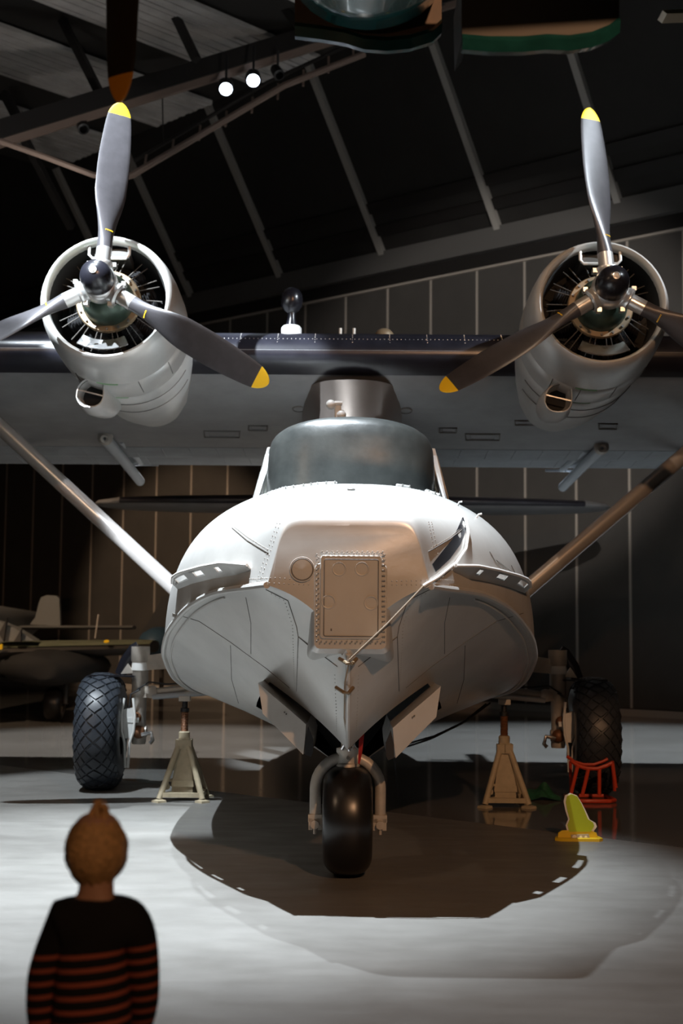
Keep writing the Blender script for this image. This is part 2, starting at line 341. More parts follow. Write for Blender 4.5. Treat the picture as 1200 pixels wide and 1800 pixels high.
# ================================================================== FLYING BOAT
AC = thing('flying_boat', 'large silver twin-engine flying boat with black propellers standing on wheels and jacks', 'aircraft', (AX, AY, 0))
AC.rotation_euler.z = YAW; ORG[AC] = V((0, AY, 0))
ST = np.array([
 # d     zk    xc    zc    zt    n    k    cx   cz
 [8.20, 1.56, 0.50, 1.975, 2.345, 9.0, .20, .40, .80],
 [8.205, 1.55, 0.502, 1.975, 2.375, 9.0, .20, .40, .80],
 [8.22, 1.52, 0.508, 1.975, 2.40, 9.0, .20, .40, .80],
 [8.25, 1.46, 0.52, 1.975, 2.42, 8.5, .20, .40, .78],
 [8.30, 1.36, 0.545, 1.974, 2.437, 7.8, .20, .41, .75],
 [8.35, 1.28, 0.57, 1.972, 2.45, 7.0, .20, .42, .72],
 [8.60, 1.02, 0.68, 1.968, 2.50, 5.0, .18, .46, .60],
 [9.00, 0.86, 0.87, 1.955, 2.56, 3.9, .13, .49, .57],
 [9.50, 0.74, 1.10, 1.885, 2.65, 3.2, .07, .5, .55],
 [10.0, 0.66, 1.28, 1.775, 2.74, 2.8, .03, .5, .54],
 [10.5, 0.60, 1.43, 1.63, 2.83, 2.6, .01, .5, .53],
 [11.0, 0.57, 1.51, 1.47, 2.91, 2.5, 0, .5, .53],
 [12.0, 0.53, 1.545, 1.25, 3.04, 2.4, 0, .5, .53],
 [13.6, 0.50, 1.53, 1.07, 3.14, 2.3, 0, .5, .51],
 [15.5, 0.50, 1.50, 1.00, 3.18, 2.2, 0, .5, .5],
 [18.0, 0.78, 1.35, 1.10, 3.18, 2.2, 0, .5, .5],
 [21.0, 1.35, 1.05, 1.50, 3.20, 2.2, 0, .5, .5],
 [24.0, 2.05, 0.70, 2.20, 3.40, 2.2, 0, .5, .5],
 [27.4, 2.90, 0.12, 3.00, 3.60, 2.2, 0, .5, .5]])
def sp(d):
    i = int(np.clip(np.searchsorted(ST[:, 0], d)-1, 0, len(ST)-2)); x0, x1 = ST[i, 0], ST[i+1, 0]; t = (d-x0)/(x1-x0)
    def slope(j):
        if j == 0: return (ST[1]-ST[0])/(ST[1, 0]-ST[0, 0])
        if j == len(ST)-1: return (ST[-1]-ST[-2])/(ST[-1, 0]-ST[-2, 0])
        a = (ST[j]-ST[j-1])/(ST[j, 0]-ST[j-1, 0]); b = (ST[j+1]-ST[j])/(ST[j+1, 0]-ST[j, 0])
        return np.where(a*b > 0, 2*a*b/(a+b+1e-12*np.sign(a+b)+1e-15), 0)
    h = x1-x0; m0, m1 = slope(i), slope(i+1)
    return (2*t**3-3*t*t+1)*ST[i] + (t**3-2*t*t+t)*h*m0 + (-2*t**3+3*t*t)*ST[i+1] + (t**3-t*t)*h*m1
def hull_bottom(d, t, q=None):
    q = sp(d) if q is None else q; _, zk, xc, zc, zt, n, k, cx, czz = q
    return V((2*t*(1-t)*cx*xc + t*t*xc, d, (1-t)**2*zk + 2*t*(1-t)*(zk+czz*(zc-zk)) + t*t*zc))
def hull_top(d, t, q=None):
    q = sp(d) if q is None else q; _, zk, xc, zc, zt, n, k, cx, czz = q
    a = t*math.pi/2; h = math.sin(a)**(2/n); x = xc*max(math.cos(a), 0)**(2/n)*(1-k*h)
    return V((x, d, zc + (zt-zc)*h))
ds = sorted(set([8.2, 8.2025, 8.205, 8.212, 8.22, 8.235, 8.25, 8.275, 8.3, 8.35] + [round(x, 3) for x in np.arange(8.4, 12.01, 0.1)] + [round(x, 3) for x in np.arange(12.3, 27.41, 0.45)] + [27.4]))
NB, NT = 20, 26
def grid(fn, n, sgn, keep=None):
    m = MB(); R = []
    for d in ds:
        if fn is hull_bottom and 8.2 < d < 12:      # rows slant aft towards the chine so the bay edge runs cleanly
            wgt = (d-8.2)/0.6 if d < 8.8 else (12-d)/3.2
            R.append([fn(d + 1.5*min(i/n, 0.5)*wgt, i/n) for i in range(n+1)])
            continue
        q = sp(d); R.append([fn(d, i/n, q) for i in range(n+1)])
    b = 0
    for r in R: m.v += [(p.x*sgn, p.y, p.z) for p in r]
    for i in range(len(ds)-1):
        for k in range(n):
            if keep and not keep((ds[i]+ds[i+1])/2, (k+.5)/n): continue
            m.face((i*(n+1)+k, i*(n+1)+k+1, (i+1)*(n+1)+k+1, (i+1)*(n+1)+k))
    return m
def join(*ms):
    o = MB()
    for m in ms: o.add(m.v, m.f)
    return o
keep = lambda d, t: not (d > 8.8 and d < 10.3 and t < 0.5)
bot = join(grid(hull_bottom, NB, 1, keep), grid(hull_bottom, NB, -1, keep))
top = join(grid(hull_top, NT, 1), grid(hull_top, NT, -1))
q0 = sp(8.2); fr = [hull_bottom(8.2, i/NB, q0) for i in range(NB+1)] + [hull_top(8.2, i/NT, q0) for i in range(1, NT+1)]
poly = fr + [V((-p.x, p.y, p.z)) for p in fr[::-1][1:-1]]
front = MB().add(poly, [tuple(range(len(poly)))])
def weld(mb):
    bm = bmesh.new(); vs = [bm.verts.new(p) for p in mb.v]
    for f in mb.f:
        try: bm.faces.new([vs[i] for i in f])
        except ValueError: pass
    bmesh.ops.remove_doubles(bm, verts=bm.verts, dist=1e-4); bmesh.ops.recalc_face_normals(bm, faces=bm.faces)
    bm.verts.ensure_lookup_table(); o = MB(); o.v = [tuple(v.co) for v in bm.verts]; o.f = [tuple(v.index for v in f.verts) for f in bm.faces]; o.m = [0]*len(o.f); bm.free(); return o
hull_top_m = weld(join(top, front))
hullo = hull_top_m.build('hull', 'hull', AC, ang=42)
hb = weld(bot).build('hull_bottom', 'hull', AC, ang=50)
full = join(top, front, bot); BV = BVHTree.FromPolygons([V(p) for p in full.v], full.f)
def H(px, py, off=0.0):
    r = rayA(px, py).normalized(); loc, nor, i, dist = BV.ray_cast(CAMA, r)
    if loc is None: return None, None
    if nor.dot(r) > 0: nor = -nor
    return loc + nor*off, nor
def Hline(pts, off=0.004, step=6):
    out = []
    for (x0, y0), (x1, y1) in zip(pts[:-1], pts[1:]):
        n = max(1, int(math.hypot(x1-x0, y1-y0)/step))
        for i in range(n + (1 if (x1, y1) == pts[-1] else 0)):
            p, nn = H(x0+(x1-x0)*i/n, y0+(y1-y0)*i/n, off)
            if p is not None and (not out or (p-out[-1]).length < 0.5): out.append(p)
    return out
# chine rails
for sg in (1, -1):
    MB().tube([V((sg*(hull_bottom(d, 1).x+0.004), d, hull_bottom(d, 1).z)) for d in ds if d < 17], 0.022, 8).build('chine_rail', 'hull', hb)
    MB().tube([V((sg*(hull_bottom(d, .965).x), d, hull_bottom(d, .965).z-0.008)) for d in ds if 8.9 < d < 16], 0.008, 6).build('chine_bead', 'hull', hb)
# stem strip, bow pillar with hatch
MB().tube([V((0, d-0.004, sp(d)[1]-0.003)) for d in ds if d < 8.75], 0.016, 8).build('stem_strip', 'hull', hb)
def rrect(x0, x1, z0, z1, r, y, n=5):
    P = []
    for cx, cz_, a0 in ((x1-r, z1-r, 0), (x0+r, z1-r, 90), (x0+r, z0+r, 180), (x1-r, z0+r, 270)):
        for i in range(n+1):
            a = math.radians(a0+90*i/n); P.append(V((cx+r*math.cos(a), y, cz_+r*math.sin(a))))
    return P
a = A(548, 985, 8.2); b = A(684, 1150, 8.2)
pil = MB().loft([rrect(a.x-0.05, b.x+0.05, b.z-0.08, a.z, 0.06, 8.62), rrect(a.x-0.01, b.x+0.01, b.z-0.01, a.z, 0.05, 8.28), rrect(a.x, b.x, b.z, a.z, 0.045, 8.225), rrect(a.x+0.02, b.x-0.02, b.z+0.03, a.z-0.02, 0.035, 8.192)], False, True)
pilo = pil.build('bow_pillar', 'hull', AC, ang=30)
yh = 8.188
a = A(563, 976, yh); b = A(670, 1124, yh)
hat = MB().loft([rrect(a.x, b.x, b.z, a.z, 0.02, 8.20), rrect(a.x, b.x, b.z, a.z, 0.02, yh), rrect(a.x+0.004, b.x-0.004, b.z+0.004, a.z-0.004, 0.018, yh-0.006)], False, True).build('bow_hatch', 'hull', AC, ang=30)
a2 = A(570, 983, yh); b2 = A(664, 1119, yh)
MB().tube(rrect(a2.x, b2.x, b2.z, a2.z, 0.012, yh-0.007), 0.0035, 6, closed=True).build('hatch_seam', 'seam', hat)
for px, py in ((596, 1000), (636, 1000), (577, 1058), (652, 1060)):
    c = A(px, py, yh-0.007)
    MB().lathe([(0.044, 0.001), (0.042, 0.0045), (0.037, 0.004), (0.034, -0.004), (0.0, -0.0045)], c, (0, -1, 0), 24).build('round_plate', 'hull', hat)
    MB().tube(arc(c+V((0, -0.001, 0)), 0.0405, 0, 2*math.pi*31/32, 31), 0.0028, 5, closed=True).build('plate_seam', 'seam', hat)
c = A(531, 1001, 8.195)
MB().lathe([(0.078, 0), (0.076, 0.006), (0.07, 0.006), (0.068, 0.001), (0.063, 0.001), (0.062, 0.008), (0.0, 0.010)], c, (0, -1, 0), 32).build('round_port', 'hull', hullo)
MB().tube(arc(c+V((0, -0.004, 0)), 0.066, 0, 2*math.pi*31/32, 31), 0.004, 6, closed=True).build('port_seam', 'seam', hullo)
MB().box(A(582, 1107, yh-0.007), (0.008, 0.004, 0.014)).build('hatch_mark', 'seam', hat)
# seams and rivets found on the surface
segs = [[(303, 1078), (350, 1092), (404, 1128), (467, 1174), (509, 1209)], [(432, 1050), (441, 1095), (441, 1149)], [(405, 1134), (407, 1194), (419, 1236)],
        [(467, 1036), (506, 1056), (521, 1101), (524, 1119), (560, 1150)], [(524, 1119), (521, 1215)], [(524, 1119), (593, 1172)]]
sm = MB()
for sg_ in segs:
    for mir in (False, True):
        pts = [(1222-x, y) if mir else (x, y) for x, y in sg_]
        L = Hline(pts, 0.001)
        if len(L) > 1: MB().tube(L, 0.0026, 5, False).build('bottom_seam', 'seam', hb)
for pts in ([(408, 928), (435, 950), (472, 972)], [(815, 928), (790, 948), (752, 970)], [(860, 970), (872, 990), (890, 1003)], [(872, 985), (905, 1010)], [(898, 994), (906, 1010)]):
    L = Hline(pts, 0.001)
    if len(L) > 1: MB().tube(L, 0.0035, 5, False).build('deck_seam', 'seam', hullo)
def rivets(name, lines, parent, r=0.0055, gap=0.032, off=0.0):
    m = MB()
    for pts in lines:
        L = [p for p in pts]; acc = 0
        for p, q in zip(L[:-1], L[1:]):
            d = (q-p).length; t = gap-acc
            while t <= d:
                c = p.lerp(q, t/d); m.sphere(c, r, 6, 3); t += gap
            acc = (acc + d) % gap
    return m.build(name, 'rivet', parent, kind='stuff', recalc=False)
yy = 8.183
def rr(x0, y0, x1, y1): return [A(x0, y0, yy), A(x1, y0, yy), A(x1, y1, yy), A(x0, y1, yy), A(x0, y0, yy)]
rivets('hatch_rivets', [rr(560, 973, 673, 1127), rr(557, 970, 676, 1130)], hat, 0.0058, 0.031)
rl = [Hline(p, 0.0) for p in ([(494, 915), (456, 1025)], [(489, 915), (450, 1025)], [(752, 915), (774, 1020)], [(757, 915), (779, 1020)], [(436, 1018), (480, 1016), (550, 1020)], [(440, 1024), (550, 1028)], [(680, 1022), (760, 1020), (800, 1020)], [(680, 1028), (800, 1028)],
      [(480, 865), (520, 856), (620, 852), (700, 854), (760, 866)], [(410, 925), (436, 945), (470, 966)], [(815, 925), (790, 945), (755, 966)], [(600, 1135), (602, 1160)], [(626, 1135), (622, 1160)])]
rivets('skin_rivets', [l for l in rl if len(l) > 1], hullo, 0.005, 0.03)
rb = [Hline(p, 0.0) for p in ([(470, 1040), (500, 1056), (514, 1100), (518, 1216)], [(755, 1040), (722, 1056), (708, 1100), (702, 1216)], [(588, 1180), (592, 1285)], [(630, 1180), (626, 1285)])]
rivets('bottom_rivets', [l for l in rb if len(l) > 1], hb, 0.0035, 0.03)
# deck fitting
p, n_ = H(617, 862, 0.0)
if p: MB().lathe([(0.03, 0), (0.03, 0.012), (0.018, 0.02), (0.0, 0.02)], p, n_, 14).build('deck_fitting', 'seam', hullo)
for px, py in ((810, 881), (894, 922), (843, 902)):
    p, n_ = H(px-6, py+8, 0)
    if p: MB().tube([p, p+n_*0.03, p+n_*0.035+V((0.02, 0, 0))], 0.008, 8).build('deck_stud', 'white_paint', hullo)
# spray strips with slots, standing off the bow sides
def spray(pts, slots, name):
    L = Hline(pts, 0.0, 7); N = len(L); m = MB()
    out = []
    for i, p in enumerate(L):
        sd = 1 if p.x > 0 else -1; u = i/(N-1); wd = 0.13*min(1, 0.35+3*u)*min(1, (1-u)*6+0.55)
        o = V((sd*0.50, -0.55, 0.55)).normalized(); row = [p - o*0.02]
        for j in range(5): row.append(p + o*wd*(0.15+0.85*j/4) + V((0, 0, 0.0)))
        out.append(row)
    th = V((0, 0, 0.012))
    for i in range(N-1):
        for j in range(5):
            u = (i+.5)/(N-1)
            if any(s0 < u < s1 and j in (2, 3) for s0, s1 in slots): continue
            a, b, c, d = out[i][j], out[i+1][j], out[i+1][j+1], out[i][j+1]
            m.add([a, b, c, d, a+th, b+th, c+th, d+th], [(0, 1, 2, 3), (7, 6, 5, 4), (0, 4, 5, 1), (1, 5, 6, 2), (2, 6, 7, 3), (3, 7, 4, 0)])
    m2 = weld(m).build(name, 'hull', AC, ang=30)
    MB().tube([r[5]+V((0, 0, .004)) for r in out], 0.011, 6).build('lit_strip_lip', 'white_paint', m2)  # white colour on this edge stands in for its lit rim
spray([(441, 1002), (415, 1011), (375, 1017), (338, 1026), (312, 1036)], ((0.30, 0.38), (0.56, 0.68), (0.84, 0.94)), 'spray_strip')
spray([(794, 1003), (820, 1017), (855, 1023), (893, 1032), (922, 1043)], ((0.30, 0.36), (0.58, 0.68), (0.84, 0.93)), 'spray_strip')
# flat dark curved band and ropes on the port bow
P = [H(x, y, 0.006)[0] for x, y in ((812, 910), (819, 918), (817, 935), (808, 957), (790, 982), (764, 1006), (758, 992), (777, 968), (795, 946), (805, 925))]
if all(p is not None for p in P):
    m = MB(); c = sum(P, V((0, 0, 0)))/len(P)
    m.add(P[:3] + P[-2:], [(0, 1, 2, 3, 4)][:0] + [(0, 1, 2), (0, 2, 4), (2, 3, 4)][:0])
    L1 = [P[0], P[9], P[8], P[7], P[6]]; L2 = [P[1], P[2], P[3], P[4], P[5]]
    m = MB().loft([[a_.lerp(b_, t) for a_, b_ in zip(L1, L2)] for t in (0, 1)], False, False, open_ring=True); m.build('dark_band', 'band_dark', hullo, recalc=False)
L = Hline([(815, 914), (820, 938), (815, 966), (798, 990), (768, 1014), (744, 1030)], 0.016)
MB().tube(L, 0.010, 8).build('mooring_rope', 'rope_white', AC)
p0 = H(744, 1030, 0.02)[0]; p1 = A(614, 1160, 8.16); p2 = A(606, 1200, 8.24); p3 = A(605, 1262, 8.42); p4 = A(610, 1300, 8.66)
MB().tube([p0, p0.lerp(p1, .5)+V((0, -.02, -.01)), p1, p2, p3, p4], 0.0055, 8).build('bow_line', 'rope', AC)
for (px, py) in ((612, 1164), (606, 1215)):
    c = A(px, py, 8.17 if py < 1200 else 8.25)
    MB().tube([c+V((-0.055, 0.05, 0.02)), c+V((-0.01, -0.012, -0.005)), c+V((0.02, -0.012, -0.012)), c+V((0.05, 0.05, 0.02))], 0.012, 8).build('bow_cleat', 'tan_metal', AC)
# --- windscreen under its dark cover, side windows
def cover_ring(z, sh, crown):
    P = []; n = 40
    for i in range(n):
        a = 2*math.pi*i/n; ca, sa = math.cos(a), math.sin(a); e = 2/3.0
        x = (0.725-sh)*math.copysign(abs(ca)**e, ca); y = 11.62 + (0.72-sh)*math.copysign(abs(sa)**e, sa)
        y += (z-2.9)*0.12
        P.append(V((x, y, z - crown*(x/0.72)**2 - (0.03 if sa > 0 else 0))))
    return P
cv = MB().loft([cover_ring(2.55, -0.01, 0), cover_ring(2.85, -0.005, 0), cover_ring(3.1, 0.0, 0.02), cover_ring(3.3, 0.012, 0.06), cover_ring(3.40, 0.03, 0.10), cover_ring(3.45, 0.06, 0.115), cover_ring(3.48, 0.11, 0.12), cover_ring(3.49, 0.2, 0.12), cover_ring(3.495, 0.45, 0.10)], False, True)
cv.build('windscreen_cover', 'cover', AC, ang=60)
L = Hline([(470, 870), (500, 860), (560, 852), (617, 849), (680, 852), (735, 860), (772, 872)], 0.006)
MB().tube(L, 0.014, 8).build('windscreen_flange', 'white_paint', AC)
rivets('flange_bolts', [[p+V((0, -0.02, 0.008)) for p in L]], hullo, 0.010, 0.085)
wf = MB()
roof = MB().loft([[V((x, d, 3.40 - 0.10*(x/0.72)**2)) for x in np.linspace(-0.74, 0.74, 11)] + [V((x, d, 3.34 - 0.10*(x/0.72)**2)) for x in np.linspace(0.74, -0.74, 11)] for d in (11.7, 12.3, 13.2)])
ro = roof.build('cockpit_roof', 'white_paint', AC)
for sg in (1, -1):
    t0 = V((sg*0.715, 11.75, 3.29)); t1 = V((sg*0.765, 12.25, 3.30)); t2 = V((sg*0.76, 13.1, 3.27))
    b0 = V((sg*0.80, 11.45, 2.80)); b1 = V((sg*0.90, 12.35, 2.83)); b2 = V((sg*0.92, 13.1, 2.86))
    fr_ = MB()
    for p, q, w_ in ((t0, t1, .05), (t1, t2, .05), (b0, b1, .06), (b1, b2, .06), (t0, b0, .05), (t1, b1, .055), (t2, b2, .05)): fr_.beam(p, q, w_, 0.035)
    fo = fr_.build('side_window_frame', 'white_paint', AC)
    MB().add([t0, t1, b1, b0], [(0, 1, 2, 3)]).build('window_pane', 'glass', fo)
    MB().add([t1, t2, b2, b1], [(0, 1, 2, 3)]).build('window_pane', 'glass', fo)
    MB().prism([b0+V((sg*.01, -.1, -.25)), b0+V((0, -.25, .0)), t0.lerp(b0, .45)+V((sg*.005, -.02, 0)), b1+V((sg*.02, .1, .08)), b1+V((sg*.12, .1, -.25))], V((-sg*0.02, 0, 0))).build('window_skirt', 'white_paint', fo)
MB().prism([V((0.66, 13.15, 2.7)), V((-0.66, 13.15, 2.7)), V((-0.66, 13.15, 3.3)), V((0.66, 13.15, 3.3))], V((0, .05, 0))).build('cockpit_bulkhead', 'hull', AC)
# roof probe
c = A(588, 712, 12.0)
MB().tube([c+V((0.02, 0, -0.35)), c+V((0.02, 0, 0.02))], 0.022, 8).tube([c+V((0.045, 0, -0.35)), c+V((0.045, 0, 0.02))], 0.015, 8).tube([c+V((-0.0, -0.02, 0.015)), c+V((0.07, -0.02, 0.015))], 0.02, 8).sphere(c+V((-0.035, -0.02, 0.0)), 0.045, 14, 10).sphere(c+V((0.06, 0.0, -0.09)), 0.045, 12, 8).build('roof_probe', 'white_paint', AC)
# --- pylon
pl = []
for z, hw, f0, r0 in ((2.9, 0.42, 14.75, 17.2), (3.5, 0.45, 14.65, 17.2), (3.85, 0.49, 14.5, 17.2), (4.1, 0.54, 14.35, 17.2), (4.26, 0.585, 14.2, 17.2), (4.36, 0.62, 14.1, 17.2)):
    R = []
    for i in range(36):
        a = 2*math.pi*i/36; c_, s_ = math.cos(a), math.sin(a); cy = (f0+r0)/2
        y = cy + (r0-f0)/2*math.copysign(abs(s_)**0.9, s_); R.append(V((hw*math.copysign(abs(c_)**0.75, c_), y, z - (max(0, y-14.6)*0.13 if z > 4 else 0))))
    pl.append(R)
MB().loft(pl, False, False).build('wing_pylon', 'pylon', AC, ang=60)
# --- wing
CH = 4.57; LE = V((0, 14.0, 4.60)); WT = math.radians(-8.0)
def foil(u, side, t=0.165):
    y = 5*t*(0.2969*math.sqrt(u) - 0.126*u - 0.3516*u*u + 0.2843*u**3 - 0.1015*u**4)
    c = 0.02*(1-(2*u-0.6)**2) if u < .8 else 0.02*(1-u)*4.8*.96
    return c + y*side*(1.12 if side > 0 else 0.88)
def wp(x, u, side, k=0.0):
    ax = abs(x); f = 1.0 if ax < 5.0 else 1 - 0.42*(ax-5)/10.85
    y = u*CH*f; z = foil(u, side)*CH*f + k*side
    return V((x, LE.y + y*math.cos(WT) - z*math.sin(WT) + (1-f)*0.6, LE.z + y*math.sin(WT) + z*math.cos(WT)))
def wing_loft(u0, u1, xs, off=0.0, n=14, cap=True):
    us = [u0 + (u1-u0)*(i/n)**1.6 for i in range(n+1)]
    rings = []
    for x in xs:
        r = [wp(x, u, 1, off) for u in us[::-1]] + [wp(x, u, -1, off) for u in (us[1:] if u0 == 0 else us)]
        rings.append(r)
    return MB().loft(rings, cap, cap)
XS = [-15.85, -12, -8, -5, -3.5, -2, 0, 2, 3.5, 5, 8, 12, 15.85]
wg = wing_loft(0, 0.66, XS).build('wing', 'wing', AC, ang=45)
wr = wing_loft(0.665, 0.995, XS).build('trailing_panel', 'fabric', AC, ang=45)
wing_loft(0, 0.052, [-15.8, -12, -8, -5, -2.9], 0.008, 10).build('deicer_boot', 'boot', wg, ang=50)
wing_loft(0, 0.052, [-2.9, -1, 0, 1, 2.9], 0.008, 10).build('deicer_boot', 'boot', wg, ang=50)
wing_loft(0, 0.052, [2.9, 5, 8, 12, 15.8], 0.008, 10).build('deicer_boot', 'boot', wg, ang=50)
bl = [[wp(x, 0.012, 1, 0.011) for x in np.linspace(-2.9, 2.9, 3)]] + [[wp(x, u, 1, 0.011) for u in (0.0, 0.006, 0.02, 0.045)] for x in np.arange(-2.8, 2.81, 0.4)]
rivets('boot_rivets', bl, wg, 0.006, 0.045)
for x in np.arange(-4.9, 4.95, 0.35):
    MB().tube([wp(x, u, -1, 0.002) for u in np.linspace(0.68, 0.98, 7)], 0.007, 5).build('fabric_rib', 'fabric', wr)
def wing_hit(px, py):          # point on the wing underside behind a pixel
    r = rayA(px, py); best = None
    lo, hi = 14.2, 18.6
    for _ in range(40):
        mid = (lo+hi)/2; p = CAMA + r*((mid-CAMA.y)/r.y)
        u = (mid-LE.y)/CH; zz = wp(p.x, min(max(u, 0.01), 0.99), -1).z
        if p.z < zz: lo = mid
        else: hi = mid
    return p
def hatch_frame(px, py, wpx, hpx):
    c = wing_hit(px, py); l = wing_hit(px-wpx/2, py); f_ = wing_hit(px, py-hpx/2); g_ = wing_hit(px, py+hpx/2)
    dx = (l-c).length; P = [f_+V((-dx, 0, 0)), f_+V((dx, 0, 0)), g_+V((dx, 0, 0)), g_+V((-dx, 0, 0))]
    P = [p+V((0, -0.0, -0.006)) for p in P]
    MB().tube(P, 0.014, 5, closed=True).build('access_frame', 'seam', wg)
    m_ = MB(); Q = [c.lerp(p, 0.72)+V((0, 0, -.002)) for p in P]; m_.tube(Q, 0.008, 5, closed=True).build('access_panel', 'wing', wg)
for a_ in ((390, 762, 62, 11), (453, 751, 32, 8), (787, 755, 30, 8), (848, 767, 60, 11), (925, 742, 40, 8), (1068, 748, 32, 9)): hatch_frame(*a_)
for px, py in ((525, 718), (713, 721)):
    c = wing_hit(px, py); MB().tube([c+V((0.07*math.cos(k*math.pi/10), 0.10*math.sin(k*math.pi/10), -0.008-0.014*math.sin(k*math.pi/10))) for k in range(20)], 0.008, 5, closed=True).build('oval_plate', 'seam', wg)
# wing struts (two per side)
for sg, lo_, hi_ in ((-1, (293, 1025), (0, 765)), (1, (940, 1027), (1200, 815))):
    for k, (dy, r) in enumerate(((0.0, 0.068), (1.55, 0.060))):
        p = A(*lo_, 14.9); q = A(*hi_, 15.3); d = (q-p).normalized()
        a_ = p - d*((abs(p.x)-1.40)/abs(d.x))
        t = (4.40-p.z)/d.z; b_ = p + d*t
        sh = V((0, dy, -0.10*k - 0.02*dy))
        MB().tube([a_+sh, b_+sh+V((0, 0, 0.12))], r, 14, flat=1.35).build('wing_strut', 'strut', AC)
# fuel dump pipes
for (px, py), (qx, qy) in (((186, 764), (246, 846)), ((1056, 781), (989, 856))):
    p = wing_hit(px, py); e = A(qx, qy, 19.0)
    o_ = MB().tube([p+V((0, 0, -0.06)), p.lerp(e, 0.5)+V((0, 0, -.02)), e], [0.075, 0.07, 0.068], 12).sphere(e, 0.068, 12, 8).build('dump_pipe', 'pipe', AC)
    MB().lathe([(0.02, -.1), (0.085, -0.06), (0.095, 0.02), (0.05, 0.07), (0.02, 0.06)], p+V((0, -0.02, -0.04)), (0, -0.9, -0.35), 14).build('pipe_elbow', 'gear', o_)
    MB().tube([p+V((0.12*(1 if px < 600 else -1), 0.4, -0.02)), p.lerp(e, .8)+V((0.10*(1 if px < 600 else -1), 0, 0.14))], 0.04, 8).build('pipe_stay', 'pipe', o_)
    MB().box(p.lerp(e, .82)+V((0.12*(1 if px < 600 else -1), 0, 0.13)), (0.42, 0.06, 0.03)).build('stay_plate', 'pipe', o_)
# wing top antennas
c = A(512, 586, 14.6); ztop = wp(c.x, 0.13, 1).z
MB().lathe([(0.115, -0.12), (0.112, 0.05), (0.09, 0.075), (0.03, 0.08)], V((c.x, 14.6, ztop+0.02)), (0, 0, 1), 24).build('antenna_base', 'white_paint', AC)
bz = A(512, 535, 14.6).z
MB().lathe([(0.075, ztop+.07-bz), (0.045, -0.16), (0.045, -0.10), (0.085, -0.07), (0.115, -0.02), (0.122, 0.05), (0.115, 0.11), (0.085, 0.16), (0.04, 0.185), (0.0, 0.19)], V((c.x, 14.6, bz)), (0, 0, 1), 24).build('loop_antenna', 'black_gloss', AC)
c = A(675, 586, 14.7)
MB().sphere(V((c.x, 14.7, wp(c.x, .15, 1).z)), 0.11, 16, 8, (1, 1, .85)).build('wing_dome', 'tan_metal', AC)
for px in (598, 622):
    c = A(px, 584, 14.5); MB().tube([V((c.x, 14.5, wp(c.x, .11, 1).z-.02)), V((c.x, 14.5, wp(c.x, .11, 1).z+.06))], 0.018, 8).build('wing_stud', 'gear', AC)
# --- engines
TILT = math.radians(7.0); EA = V((0, math.cos(TILT), -math.sin(TILT)))   # aft along the thrust line
EU = V((0, math.sin(TILT), math.cos(TILT)))
def blade_mesh(Rr, cmax, mats, shank, pitch0=52, pitch1=24, tipfrac=0.09, hand=1):
    TS = [i/20*0.92 for i in range(21)] + [0.925, 0.935, 0.945, 0.955, 0.963, 0.97, 0.977, 0.983, 0.988, 0.992, 0.996, 0.9985, 1.0]
    m = MB(); N = len(TS)-1; ns = 18; rings = []; rr_ = []
    for i in range(N+1):
        t = TS[i]; r = shank[0] + (Rr-shank[0])*t
        u = (r-shank[1])/(Rr-shank[1])
        if u <= 0: c, th, pt = 2*shank[2], 2*shank[2], pitch0
        else:
            s_ = min(1, u/0.38); s_ = s_*s_*(3-2*s_); c = lerp(2*shank[2], cmax, s_)
            if u > 0.5: c *= 1 - 0.42*((u-0.5)/0.5)**1.6
            if u > 0.88: c *= math.sqrt(max(0.0, 1-((u-0.88)/0.1201)**2.1))
            th = lerp(2*shank[2], 0.035, min(1, u/0.45)**0.6)*(1 if u < .5 else lerp(1, .35, (u-.5)/.5)); pt = lerp(pitch0, pitch1, u**0.7)
        a = math.radians(90-pt)*hand
        R = []
        for k in range(ns):
            ph = 2*math.pi*k/ns; x = c/2*math.cos(ph); y = th/2*math.sin(ph)
            R.append(V((x*math.cos(math.radians(pt)*1) , 0, 0)) + V((0, x*math.sin(math.radians(pt))*hand, 0)) + V((-y*math.sin(math.radians(pt))*hand, y*math.cos(math.radians(pt)), 0)) + V((0, 0, r)))
        rings.append(R); rr_.append(u)
    for i in range(N):
        m.mi = 0 if rr_[i+1] <= 0.02 else (2 if rr_[i] > 1-tipfrac else 1)
        b_ = len(m.v); m.add(rings[i]+rings[i+1], [(k, (k+1) % ns, ns+(k+1) % ns, ns+k) for k in range(ns)])
    m.mi = 2; m.add(rings[-1], [tuple(range(ns))])
    # weld duplicate rings
    bm = bmesh.new(); me = bpy.data.meshes.new('propeller_blade'); me.from_pydata(m.v, [], m.f)
    for q in mats: me.materials.append(MATS[q])
    me.polygons.foreach_set('material_index', m.m); bm.from_mesh(me); bmesh.ops.remove_doubles(bm, verts=bm.verts, dist=1e-5); bmesh.ops.recalc_face_normals(bm, faces=bm.faces); bm.to_mesh(me); bm.free()
    me.polygons.foreach_set('use_smooth', [True]*len(me.polygons)); me.set_sharp_from_angle(angle=math.radians(60)); return me
BM = blade_mesh(1.83, 0.325, ('steel', 'prop_black', 'yellow'), (0.12, 0.40, 0.072))
stencil = MB()
for i, hgt in enumerate((.012, .013, .010, .012, .011, .012)):
    pt_ = math.radians(47); cvec = V((math.cos(pt_), math.sin(pt_), 0)); nvec = V((math.sin(pt_), -math.cos(pt_), 0))
    xo_ = -0.038+0.015*i; yo_ = 0.053*math.sqrt(1-(xo_/0.085)**2)
    Mst = Matrix((cvec, nvec, V((0, 0, 1)))).transposed()
    stencil.box(cvec*xo_ + nvec*yo_ + V((0, 0, 0.52)), (0.006, 0.004, hgt), Mst)
STEN = stencil.mesh('stencil_mark', ['yellow'])
